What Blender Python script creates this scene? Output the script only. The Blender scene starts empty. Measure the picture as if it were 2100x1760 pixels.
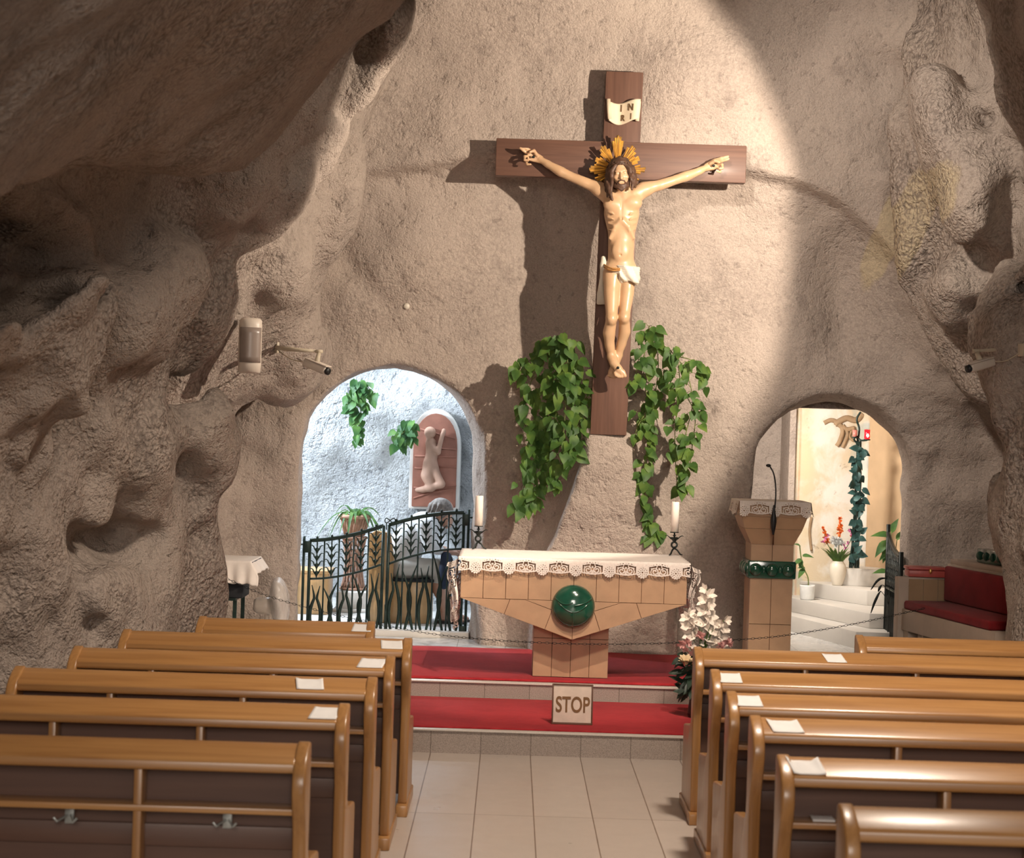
import bpy, bmesh, math, random
import numpy as np
from mathutils import Vector, Matrix, Euler
PI = math.pi
SC = bpy.context.scene
COL = SC.collection
RS = random.Random(11)

# ------------------------------------------------------------------ camera model
F_PX = 4000.0            # focal length in pixels of the 2100 px wide frame
EYE = 2.10               # eye height above the nave floor
ROLL = math.radians(1.8)
CR, SR = math.cos(ROLL), math.sin(ROLL)

def P(px, py, Y):
    """point of the place at distance Y seen at a photo position"""
    u, v = px - 1050.0, py - 880.0
    x0, y0 = u * CR + v * SR, -u * SR + v * CR
    return Vector((x0 * Y / F_PX, Y, EYE - y0 * Y / F_PX))

cam_d = bpy.data.cameras.new('camera')
cam = bpy.data.objects.new('camera', cam_d)
COL.objects.link(cam)
cam.matrix_world = Matrix.Translation((0, 0, EYE)) @ Matrix.Rotation(PI / 2, 4, 'X') @ Matrix.Rotation(ROLL, 4, 'Z')
cam_d.sensor_width = 36.0
cam_d.sensor_fit = 'HORIZONTAL'
cam_d.lens = 36.0 * F_PX / 2100.0
cam_d.clip_end = 100
cam_d.dof.use_dof = True
cam_d.dof.focus_distance = 15.2
cam_d.dof.aperture_fstop = 4.5
SC.camera = cam

# ------------------------------------------------------------------ object helpers
def tag(o, label=None, cat=None, group=None, kind=None):
    if label: o['label'] = label
    if cat: o['category'] = cat
    if group: o['group'] = group
    if kind: o['kind'] = kind
    return o

def thing(name, label, cat, loc=(0, 0, 0), group=None):
    o = bpy.data.objects.new(name, None)
    o.empty_display_size = 0.1
    COL.objects.link(o)
    o.location = loc
    return tag(o, label, cat, group)

def origin_of(o):
    v = Vector((0, 0, 0))
    while o is not None:
        v = v + Vector(o.location)
        o = o.parent
    return v

def dup(root, loc, label=None):
    """copy a thing with its parts and sub-parts"""
    def rec(o, par):
        c = o.copy()
        COL.objects.link(c)
        c.parent = par
        for ch in list(o.children):
            if ch.parent == o:
                rec(ch, c)
        return c
    kids = [k for k in root.children]
    r = root.copy()
    COL.objects.link(r)
    r.location = loc
    for k in kids:
        rec(k, r)
    if label: r['label'] = label
    return r

class MB:
    """collects shapes in place coordinates and links them as one mesh object"""
    def __init__(self):
        self.v, self.f, self.s = [], [], []
    def add(self, verts, faces, smooth=False):
        n = len(self.v)
        self.v += [tuple(p) for p in verts]
        self.f += [tuple(i + n for i in q) for q in faces]
        self.s += [smooth] * len(faces)
        return self
    def box(self, x0, x1, y0, y1, z0, z1):
        return self.add([(x0,y0,z0),(x1,y0,z0),(x1,y1,z0),(x0,y1,z0),(x0,y0,z1),(x1,y0,z1),(x1,y1,z1),(x0,y1,z1)],
                 [(0,3,2,1),(4,5,6,7),(0,1,5,4),(1,2,6,5),(2,3,7,6),(3,0,4,7)])
    def obox(self, c, size, rot):
        """box of a size about c turned by a matrix"""
        h = Vector(size) / 2
        vs = [Vector(c) + rot @ Vector((sx*h.x, sy*h.y, sz*h.z)) for sz in (-1,1) for sx, sy in ((-1,-1),(1,-1),(1,1),(-1,1))]
        return self.add(vs, [(0,3,2,1),(4,5,6,7),(0,1,5,4),(1,2,6,5),(2,3,7,6),(3,0,4,7)])
    def prism(self, poly, a0, a1, axis='Y'):
        """poly: 2D outline; extruded along the axis. axis Y: (x,z); X: (y,z); Z: (x,y)"""
        def m(p, a):
            return (p[0], a, p[1]) if axis == 'Y' else ((a, p[0], p[1]) if axis == 'X' else (p[0], p[1], a))
        n = len(poly)
        ar = sum(poly[i][0]*poly[(i+1)%n][1] - poly[(i+1)%n][0]*poly[i][1] for i in range(n))
        if ar < 0: poly = poly[::-1]
        if axis == 'Y': poly = poly[::-1]
        vs = [m(p, a0) for p in poly] + [m(p, a1) for p in poly]
        fs = [tuple(range(n))[::-1], tuple(range(n, 2*n))]
        fs += [(i, (i+1) % n, n + (i+1) % n, n + i) for i in range(n)]
        return self.add(vs, fs)
    def tube(self, pts, r, seg=8, cap=True, flat=1.0, up=None):
        """round bar through points; r a number or a list; flat squeezes the section"""
        pts = [Vector(p) for p in pts]
        n = len(pts)
        rr = r if isinstance(r, (list, tuple)) else [r] * n
        T = []
        for i in range(n):
            t = pts[min(i+1, n-1)] - pts[max(i-1, 0)]
            T.append(t.normalized() if t.length > 1e-9 else Vector((0,0,1)))
        a = Vector(up) if up is not None else (Vector((0,1,0)) if abs(T[0].y) < .9 else Vector((1,0,0)))
        N = (a - T[0] * a.dot(T[0])).normalized()
        vs, fs = [], []
        for i in range(n):
            if i:
                N = N - T[i] * N.dot(T[i])
                N = N.normalized() if N.length > 1e-6 else Vector((1,0,0))
            B = T[i].cross(N)
            for k in range(seg):
                q = 2*PI*k/seg
                vs.append(pts[i] + (N*math.cos(q)*flat + B*math.sin(q)) * rr[i])
        for i in range(n-1):
            for k in range(seg):
                k2 = (k+1) % seg
                fs.append((i*seg+k, i*seg+k2, (i+1)*seg+k2, (i+1)*seg+k))
        if cap:
            fs.append(tuple(range(seg))[::-1]); fs.append(tuple(range((n-1)*seg, n*seg)))
        return self.add(vs, fs, True)
    def lathe(self, prof, c=(0,0,0), seg=24, M=None, a0=0.0, a1=2*PI):
        """profile of (radius, height) turned about the vertical at c (M: orientation)"""
        full = abs(a1 - a0 - 2*PI) < 1e-6
        M = M or Matrix.Identity(3)
        c = Vector(c)
        m = seg if full else seg + 1
        vs, fs = [], []
        for r, z in prof:
            for k in range(m):
                q = a0 + (a1-a0)*k/seg
                vs.append(c + M @ Vector((r*math.cos(q), r*math.sin(q), z)))
        for i in range(len(prof)-1):
            for k in range(seg):
                k2 = (k+1) % m
                fs.append((i*m+k, i*m+k2, (i+1)*m+k2, (i+1)*m+k))
        if full:
            if prof[0][0] > 1e-6: fs.append(tuple(range(m))[::-1])
            if prof[-1][0] > 1e-6: fs.append(tuple(range((len(prof)-1)*m, len(prof)*m)))
        return self.add(vs, fs, True)
    def ball(self, c, r, seg=12, M=None):
        r = (r, r, r) if not isinstance(r, (tuple, list)) else r
        n = max(5, seg//2)
        M = M or Matrix.Identity(3)
        vs, fs = [], []
        for i in range(n+1):
            th = PI*i/n
            for k in range(seg):
                q = 2*PI*k/seg
                vs.append(Vector(c) + M @ Vector((r[0]*math.sin(th)*math.cos(q), r[1]*math.sin(th)*math.sin(q), r[2]*math.cos(th))))
        for i in range(n):
            for k in range(seg):
                k2 = (k+1) % seg
                fs.append((i*seg+k, (i+1)*seg+k, (i+1)*seg+k2, i*seg+k2))
        return self.add(vs, fs, True)
    def grid(self, fn, nu, nv, smooth=True, keep=None, thick=0.0):
        """surface fn(u,v), u,v in 0..1; keep(u,v) leaves cells out"""
        vs = [fn(i/nu, j/nv) for j in range(nv+1) for i in range(nu+1)]
        fs = []
        for j in range(nv):
            for i in range(nu):
                if keep is None or keep((i+.5)/nu, (j+.5)/nv):
                    a = j*(nu+1)+i
                    fs.append((a, a+1, a+nu+2, a+nu+1))
        return self.add(vs, fs, smooth)
    def build(self, name, mat, parent=None, bevel=0.0, bseg=2, sub=0, solid=0.0, weld=False, kind=None, label=None):
        me = bpy.data.meshes.new(name)
        o0 = origin_of(parent) if parent is not None else Vector((0,0,0))
        me.from_pydata([tuple(Vector(p) - o0) for p in self.v], [], self.f)
        me.polygons.foreach_set('use_smooth', self.s)
        if weld or bevel > 0:
            bm = bmesh.new(); bm.from_mesh(me)
            if weld:
                bmesh.ops.remove_doubles(bm, verts=bm.verts, dist=1e-5)
            if bevel > 0:
                bmesh.ops.recalc_face_normals(bm, faces=bm.faces)
                es = [e for e in bm.edges if len(e.link_faces) == 2 and e.calc_face_angle(0) > math.radians(28)]
                bmesh.ops.bevel(bm, geom=es, offset=bevel, segments=bseg, profile=.5, affect='EDGES', clamp_overlap=True)
                for f in bm.faces: f.smooth = True
            bm.to_mesh(me); bm.free()
            if bevel > 0:
                try: me.set_sharp_from_angle(angle=math.radians(40))
                except Exception: pass
        me.materials.append(mat)
        o = bpy.data.objects.new(name, me)
        COL.objects.link(o)
        if parent is not None: o.parent = parent
        if solid:
            md = o.modifiers.new('solid', 'SOLIDIFY'); md.thickness = solid; md.offset = 0
        if sub:
            md = o.modifiers.new('sub', 'SUBSURF'); md.levels = sub; md.render_levels = sub
        if kind: o['kind'] = kind
        if label: o['label'] = label
        return o

def bez(p0, p1, p2, p3, n=12):
    out = []
    for i in range(n+1):
        t = i/n
        out.append(Vector(p0)*(1-t)**3 + Vector(p1)*3*t*(1-t)**2 + Vector(p2)*3*t*t*(1-t) + Vector(p3)*t**3)
    return out

def smooth_path(pts, n=6):
    """Catmull-Rom through points"""
    pts = [Vector(p) for p in pts]
    out = []
    for i in range(len(pts)-1):
        a, b, c, d = pts[max(i-1,0)], pts[i], pts[i+1], pts[min(i+2,len(pts)-1)]
        for k in range(n):
            t = k/n
            out.append(.5*((2*b) + (c-a)*t + (2*a-5*b+4*c-d)*t*t + (3*b-a-3*c+d)*t**3))
    out.append(pts[-1])
    return out

def text_mesh(body, size, M, mat, name, parent, extrude=.002, font_scale=(1,1), bold=0.0):
    cu = bpy.data.curves.new(name, 'FONT')
    cu.body = body; cu.size = size; cu.extrude = extrude; cu.align_x = 'CENTER'; cu.align_y = 'CENTER'
    cu.offset = bold
    tmp = bpy.data.objects.new(name + '_tmp', cu)
    COL.objects.link(tmp)
    dg = bpy.context.evaluated_depsgraph_get()
    me = bpy.data.meshes.new_from_object(tmp.evaluated_get(dg))
    bpy.data.objects.remove(tmp); bpy.data.curves.remove(cu)
    o0 = origin_of(parent) if parent is not None else Vector((0,0,0))
    S = Matrix.Diagonal((font_scale[0], font_scale[1], 1, 1))
    me.transform(Matrix.Translation(-o0) @ M @ S)
    me.materials.clear(); me.materials.append(mat)
    me.name = name
    o = bpy.data.objects.new(name, me); COL.objects.link(o)
    if parent is not None: o.parent = parent
    return o

# ------------------------------------------------------------------ materials
def new_mat(name):
    m = bpy.data.materials.new(name); m.use_nodes = True
    nt = m.node_tree
    b = nt.nodes['Principled BSDF']
    return m, nt, b

def noise_node(nt, co, scale, detail=4, rough=.55, dist=0.0):
    n = nt.nodes.new('ShaderNodeTexNoise')
    n.inputs['Scale'].default_value = scale; n.inputs['Detail'].default_value = detail
    n.inputs['Roughness'].default_value = rough; n.inputs['Distortion'].default_value = dist
    nt.links.new(co, n.inputs['Vector'])
    return n.outputs['Fac']

def ramp_node(nt, fac, stops):
    r = nt.nodes.new('ShaderNodeValToRGB')
    el = r.color_ramp.elements
    while len(el) < len(stops): el.new(.5)
    for e, (p, c) in zip(el, stops):
        e.position = p; e.color = (*c, 1) if len(c) == 3 else c
    nt.links.new(fac, r.inputs['Fac'])
    return r.outputs['Color']

def mapped(nt, scale=(1,1,1), rot=(0,0,0)):
    tc = nt.nodes.new('ShaderNodeTexCoord')
    mp = nt.nodes.new('ShaderNodeMapping')
    mp.inputs['Scale'].default_value = scale; mp.inputs['Rotation'].default_value = rot
    nt.links.new(tc.outputs['Object'], mp.inputs['Vector'])
    return mp.outputs['Vector']

def math_node(nt, op, a, b=None, clamp=False):
    n = nt.nodes.new('ShaderNodeMath'); n.operation = op; n.use_clamp = clamp
    for i, x in enumerate((a, b)):
        if x is None: continue
        if isinstance(x, (int, float)): n.inputs[i].default_value = x
        else: nt.links.new(x, n.inputs[i])
    return n.outputs[0]

def mix_col(nt, fac, a, b, mode='MIX'):
    n = nt.nodes.new('ShaderNodeMix'); n.data_type = 'RGBA'; n.blend_type = mode
    for sock, x in ((n.inputs[0], fac), (n.inputs[6], a), (n.inputs[7], b)):
        if isinstance(x, (int, float)): sock.default_value = x
        elif isinstance(x, tuple): sock.default_value = (*x, 1)
        else: nt.links.new(x, sock)
    return n.outputs[2]

def bump(nt, b, height, strength=.3, dist=.01):
    n = nt.nodes.new('ShaderNodeBump')
    n.inputs['Strength'].default_value = strength; n.inputs['Distance'].default_value = dist
    nt.links.new(height, n.inputs['Height'])
    nt.links.new(n.outputs['Normal'], b.inputs['Normal'])

def plain(name, col, rough=.5, metal=0.0, var=.12, vscale=9.0, bumps=0.0, bscale=60.0, spec=.5, coat=0.0, sheen=0.0, bdist=.004, trans=0.0):
    m, nt, b = new_mat(name)
    co = mapped(nt)
    f = noise_node(nt, co, vscale, 5)
    lo = tuple(c*(1-var) for c in col); hi = tuple(min(1, c*(1+var)) for c in col)
    nt.links.new(ramp_node(nt, f, [(.3, lo), (.7, hi)]), b.inputs['Base Color'])
    b.inputs['Roughness'].default_value = rough; b.inputs['Metallic'].default_value = metal
    b.inputs['Specular IOR Level'].default_value = spec
    if coat:
        b.inputs['Coat Weight'].default_value = coat; b.inputs['Coat Roughness'].default_value = .12
    if sheen:
        b.inputs['Sheen Weight'].default_value = sheen
    if trans:
        b.inputs['Subsurface Weight'].default_value = trans
        b.inputs['Subsurface Radius'].default_value = (.02, .012, .008)
    if bumps:
        bump(nt, b, noise_node(nt, co, bscale, 5, .6), bumps, bdist)
    return m

def wood(name, dark, light, axis='X', rough=.34, scale=1.0, bumps=.08, coat=.3):
    m, nt, b = new_mat(name)
    s = {'X': (1.2, 26, 26), 'Y': (26, 1.2, 26), 'Z': (26, 26, 1.2)}[axis]
    co = mapped(nt, tuple(q*scale for q in s))
    co2 = mapped(nt, (1.1, 1.1, 1.1))
    g = noise_node(nt, co, 1.0, 6, .6, .6)
    l = noise_node(nt, co2, 1.3, 3)
    c = ramp_node(nt, g, [(.28, dark), (.5, tuple((a+b2)/2 for a, b2 in zip(dark, light))), (.72, light)])
    c2 = mix_col(nt, math_node(nt, 'MULTIPLY', l, .35), c, tuple(q*.72 for q in light))
    nt.links.new(c2, b.inputs['Base Color'])
    b.inputs['Roughness'].default_value = rough
    b.inputs['Coat Weight'].default_value = coat; b.inputs['Coat Roughness'].default_value = .2
    bump(nt, b, g, bumps, .003)
    return m

def rock_mat(name, base, dark, warm, strength=.6, pits=1.0, grainy=1.0):
    m, nt, b = new_mat(name)
    co = mapped(nt)
    big = noise_node(nt, co, .7, 3, .6)
    mid = noise_node(nt, co, 3.4, 4, .62)
    fine = noise_node(nt, co, 22, 3, .65)
    grit = noise_node(nt, co, 70, 2, .7)
    pn = noise_node(nt, co, 15, 3, .58)
    c = ramp_node(nt, big, [(.3, tuple(q*.80 for q in base)), (.52, base), (.72, warm)])
    stain = ramp_node(nt, mid, [(.28, (1,1,1)), (.42, (0,0,0))])
    c = mix_col(nt, math_node(nt, 'MULTIPLY', stain, .55), c, dark)
    pit = ramp_node(nt, pn, [(.29, (1,1,1)), (.38, (0,0,0))])
    c = mix_col(nt, math_node(nt, 'MULTIPLY', pit, .55*pits), c, dark)
    c = mix_col(nt, .30, c, ramp_node(nt, grit, [(.3, tuple(q*.55 for q in base)), (.65, tuple(min(1, q*1.25) for q in base))]))
    b.inputs['Roughness'].default_value = .93
    b.inputs['Specular IOR Level'].default_value = .15
    pits_h = ramp_node(nt, pn, [(.30, (0,0,0)), (.46, (1,1,1))])
    med = noise_node(nt, co, 7.5, 2, .55)
    vo = nt.nodes.new('ShaderNodeTexVoronoi'); vo.inputs['Scale'].default_value = 34
    wv = nt.nodes.new('ShaderNodeVectorMath'); wv.operation = 'MULTIPLY_ADD'
    nz = nt.nodes.new('ShaderNodeTexNoise'); nz.inputs['Scale'].default_value = 14; nz.inputs['Detail'].default_value = 1
    nt.links.new(co, nz.inputs['Vector']); nt.links.new(nz.outputs['Color'], wv.inputs[0])
    wv.inputs[1].default_value = (.07, .07, .07); nt.links.new(co, wv.inputs[2])
    nt.links.new(wv.outputs[0], vo.inputs['Vector'])
    gmask = ramp_node(nt, noise_node(nt, co, 1.1, 1), [(.40, (.12,.12,.12)), (.60, (1,1,1))])
    grain = math_node(nt, 'MULTIPLY', math_node(nt, 'SUBTRACT', 1.0, vo.outputs['Distance']), gmask)
    h = math_node(nt, 'ADD', math_node(nt, 'MULTIPLY', mid, .6), math_node(nt, 'MULTIPLY', pits_h, .26))
    h = math_node(nt, 'ADD', h, math_node(nt, 'MULTIPLY', grain, .34*grainy))
    h = math_node(nt, 'ADD', h, math_node(nt, 'MULTIPLY', med, .36))
    h = math_node(nt, 'ADD', h, math_node(nt, 'MULTIPLY', fine, .42))
    h = math_node(nt, 'ADD', h, math_node(nt, 'MULTIPLY', grit, .34))
    # bare yellowish face of the rock at the right, where the crust has come off
    sb = nt.nodes.new('ShaderNodeVectorMath'); sb.operation = 'SUBTRACT'
    nt.links.new(co, sb.inputs[0]); sb.inputs[1].default_value = P(1856, 470, 15.3)
    mp2 = nt.nodes.new('ShaderNodeMapping'); mp2.inputs['Rotation'].default_value = (0, -.28, 0)
    nt.links.new(sb.outputs[0], mp2.inputs['Vector'])
    ml = nt.nodes.new('ShaderNodeVectorMath'); ml.operation = 'MULTIPLY'; ml.inputs[1].default_value = (1/.13, .6, 1/.55)
    nt.links.new(mp2.outputs[0], ml.inputs[0])
    ln = nt.nodes.new('ShaderNodeVectorMath'); ln.operation = 'LENGTH'; nt.links.new(ml.outputs[0], ln.inputs[0])
    bare = ramp_node(nt, math_node(nt, 'MULTIPLY', math_node(nt, 'ADD', ln.outputs['Value'], math_node(nt, 'MULTIPLY', mid, .5)), .5), [(.60, (1,1,1)), (.66, (0,0,0))])
    c = mix_col(nt, math_node(nt, 'MULTIPLY', bare, .75), c, (.56, .45, .29))
    c = mix_col(nt, math_node(nt, 'MULTIPLY', ramp_node(nt, vo.outputs['Distance'], [(.35, (0,0,0)), (.8, (1,1,1))]), math_node(nt, 'MULTIPLY', gmask, .6*grainy)), c, dark)
    nt.links.new(c, b.inputs['Base Color'])
    bump(nt, b, h, strength, .075)
    return m

M = {}
M['rock_side'] = rock_mat('rock_side', (.45, .37, .315), (.17, .135, .115), (.50, .41, .34), .75, 1.0, 1.2)
M['rock'] = rock_mat('rock', (.50, .41, .35), (.19, .15, .13), (.55, .45, .375), .50, 1.0, .45)
M['rock_daylit'] = rock_mat('rock_daylit', (.56, .57, .58), (.16, .17, .20), (.68, .68, .67), .9, 1.3, .35)  # same rock as the hall, with the strong cool daylight put into its colour
M['pew'] = wood('pew_wood', (.33, .145, .045), (.55, .285, .100), 'X')
M['pew_v'] = wood('pew_wood_upright', (.30, .135, .042), (.50, .255, .088), 'Z')
M['pew_back'] = wood('pew_wood_panel', (.10, .050, .036), (.15, .076, .05), 'X', .5, 1, .08, .1)
M['cross'] = wood('cross_wood', (.105, .048, .032), (.20, .098, .064), 'X', .55, 1, .12, .05)
M['cross_v'] = wood('cross_wood_upright', (.105, .048, .032), (.20, .098, .064), 'Z', .55, 1, .12, .05)
M['lightwood'] = wood('light_wood', (.50, .29, .12), (.70, .44, .2), 'Z', .45)
M['tile'] = plain('altar_tile', (.48, .295, .170), .42, 0, .10, 7, .05, 40)
M['grout'] = plain('grout', (.16, .07, .035), .9)
M['green'] = plain('green_glaze', (.012, .075, .045), .12, 0, .3, 6, 0, 1, .7, .6)
M['cloth'] = plain('white_cloth', (.78, .70, .64), .85, 0, .05, 20, .1, 300)
M['paper'] = plain('white_paper', (.86, .83, .80), .8, 0, .04, 15)
M['lace'] = plain('lace', (.80, .71, .64), .85, 0, .08, 60, .3, 160)
M['iron'] = plain('black_iron', (.022, .026, .024), .42, .6, .3, 30)
M['iron_green'] = plain('dark_green_iron', (.016, .034, .028), .4, .3, .3, 30)
M['candle'] = plain('candle_wax', (.86, .74, .66), .5, 0, .04, 8, 0, 1, .4, 0, 0, .004, .3)
M['black'] = plain('black_plastic', (.012, .012, .013), .45)
M['darkcloth'] = plain('black_cloth', (.014, .016, .02), .85)
M['gold'] = plain('gilding', (.86, .56, .19), .28, .85, .15, 14)
M['skin'] = plain('painted_flesh', (.64, .405, .235), .38, 0, .08, 7, 0, 1, .5, .15, 0, .004, .1)
M['hair'] = plain('brown_hair', (.10, .05, .03), .5, 0, .4, 40, .5, 60)
M['loin'] = plain('painted_linen', (.80, .73, .60), .55, 0, .06, 12, .1, 40)
M['rope'] = plain('rope', (.50, .24, .07), .6, 0, .3, 90, .4, 200)
M['scroll'] = plain('parchment', (.80, .66, .48), .55, 0, .06, 8)
M['ink'] = plain('brown_ink', (.16, .085, .035), .7)
M['signtext'] = plain('brown_paint', (.17, .075, .02), .6)
M['signboard'] = plain('sign_board', (.66, .53, .44), .7, 0, .12, 9)
M['signframe'] = plain('sign_frame', (.12, .05, .025), .55)
M['granite'] = None
M['leaf'] = plain('leaf_green', (.06, .17, .025), .42, 0, .45, 2.6, .1, 30)
M['leaf2'] = plain('leaf_dark_green', (.03, .10, .03), .42, 0, .45, 3, .1, 30)
M['stem'] = plain('plant_stem', (.16, .20, .05), .6)
M['whiteplastic'] = plain('white_plastic', (.62, .53, .45), .4, 0, .04)
M['greyplastic'] = plain('smoked_plastic', (.26, .205, .175), .3, 0, .06)
M['cream'] = plain('cream_ceramic', (.80, .72, .60), .35, 0, .05)
M['whitestone'] = plain('white_stone', (.70, .66, .61), .4, 0, .06, 3, .05, 30)
M['tan'] = plain('tan_stone', (.50, .40, .32), .6, 0, .1, 5, .08, 40)
M['tan_dark'] = plain('tan_tile', (.42, .28, .16), .5, 0, .1, 5)
M['velvet'] = plain('red_velvet', (.24, .016, .02), .85, 0, .15, 8, .1, 120, .15, 0, .08)
M['redbox'] = plain('red_lacquer', (.48, .09, .075), .4)
M['terracotta'] = plain('terracotta', (.25, .095, .06), .7, 0, .18, 8, .3, 40)
M['terrapale'] = plain('pale_terracotta', (.40, .235, .165), .65, 0, .1, 9, .2, 40)
M['pot'] = plain('basket_pot', (.45, .25, .17), .7, 0, .25, 30, .5, 60)
# ------------------------------------------------------------------ distance-field tools (rock and figures)
def surface_nets(f, org, h):
    f = f.astype(np.float32)
    s = f < 0
    u = s.view(np.uint8)
    c = (u[:-1,:-1,:-1] + u[1:,:-1,:-1] + u[:-1,1:,:-1] + u[:-1,:-1,1:] + u[1:,1:,:-1] + u[1:,:-1,1:] + u[:-1,1:,1:] + u[1:,1:,1:])
    act = (c > 0) & (c < 8)
    I, J, K = np.nonzero(act)
    n = len(I)
    idx = np.full(act.shape, -1, np.int32)
    idx[act] = np.arange(n, dtype=np.int32)
    cor = [(0,0,0),(1,0,0),(0,1,0),(1,1,0),(0,0,1),(1,0,1),(0,1,1),(1,1,1)]
    val = [f[I+a, J+b, K+d] for a, b, d in cor]
    acc = np.zeros((n, 3), np.float64); cnt = np.zeros(n)
    for a in range(8):
        for ax, bit in ((0,1),(1,2),(2,4)):
            b = a | bit
            if a & bit: continue
            va, vb = val[a], val[b]
            m = (va < 0) != (vb < 0)
            t = np.where(m, va / np.where(m, va - vb, 1), 0)
            p = np.array(cor[a], float)[None, :].repeat(n, 0)
            p[:, ax] += t
            acc[m] += p[m]; cnt[m] += 1
    pos = acc / cnt[:, None]
    V = (np.stack([I, J, K], 1) + pos) * np.array(h) + np.array(org)
    quads = []
    # edges along x, y, z
    def q(mask, d1, d2, flip):
        i, j, k = np.nonzero(mask)
        return i, j, k
    m = s[:-1, 1:-1, 1:-1] != s[1:, 1:-1, 1:-1]
    i, j, k = np.nonzero(m); j += 1; k += 1
    Q = np.stack([idx[i, j-1, k-1], idx[i, j, k-1], idx[i, j, k], idx[i, j-1, k]], 1)
    fl = s[i, j, k]; Q[~fl] = Q[~fl][:, ::-1]; quads.append(Q)
    m = s[1:-1, :-1, 1:-1] != s[1:-1, 1:, 1:-1]
    i, j, k = np.nonzero(m); i += 1; k += 1
    Q = np.stack([idx[i-1, j, k-1], idx[i-1, j, k], idx[i, j, k], idx[i, j, k-1]], 1)
    fl = s[i, j, k]; Q[~fl] = Q[~fl][:, ::-1]; quads.append(Q)
    m = s[1:-1, 1:-1, :-1] != s[1:-1, 1:-1, 1:]
    i, j, k = np.nonzero(m); i += 1; j += 1
    Q = np.stack([idx[i-1, j-1, k], idx[i, j-1, k], idx[i, j, k], idx[i-1, j, k]], 1)
    fl = s[i, j, k]; Q[~fl] = Q[~fl][:, ::-1]; quads.append(Q)
    return V, np.concatenate(quads)

def np_mesh(name, V, Q, mat, parent=None, smooth=True):
    used = np.unique(Q)
    mp = np.full(len(V), -1, np.int64); mp[used] = np.arange(len(used))
    V = V[used]; Q = mp[Q]
    if parent is not None:
        V = V - np.array(origin_of(parent))
    me = bpy.data.meshes.new(name)
    me.vertices.add(len(V)); me.vertices.foreach_set('co', V.astype(np.float32).ravel())
    me.loops.add(len(Q)*4); me.loops.foreach_set('vertex_index', Q.astype(np.int32).ravel())
    me.polygons.add(len(Q)); me.polygons.foreach_set('loop_start', np.arange(0, len(Q)*4, 4, dtype=np.int32))
    me.polygons.foreach_set('loop_total', np.full(len(Q), 4, np.int32))
    me.update(calc_edges=True)
    me.polygons.foreach_set('use_smooth', np.full(len(Q), smooth))
    me.materials.append(mat)
    o = bpy.data.objects.new(name, me); COL.objects.link(o)
    if parent is not None: o.parent = parent
    return o

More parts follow.
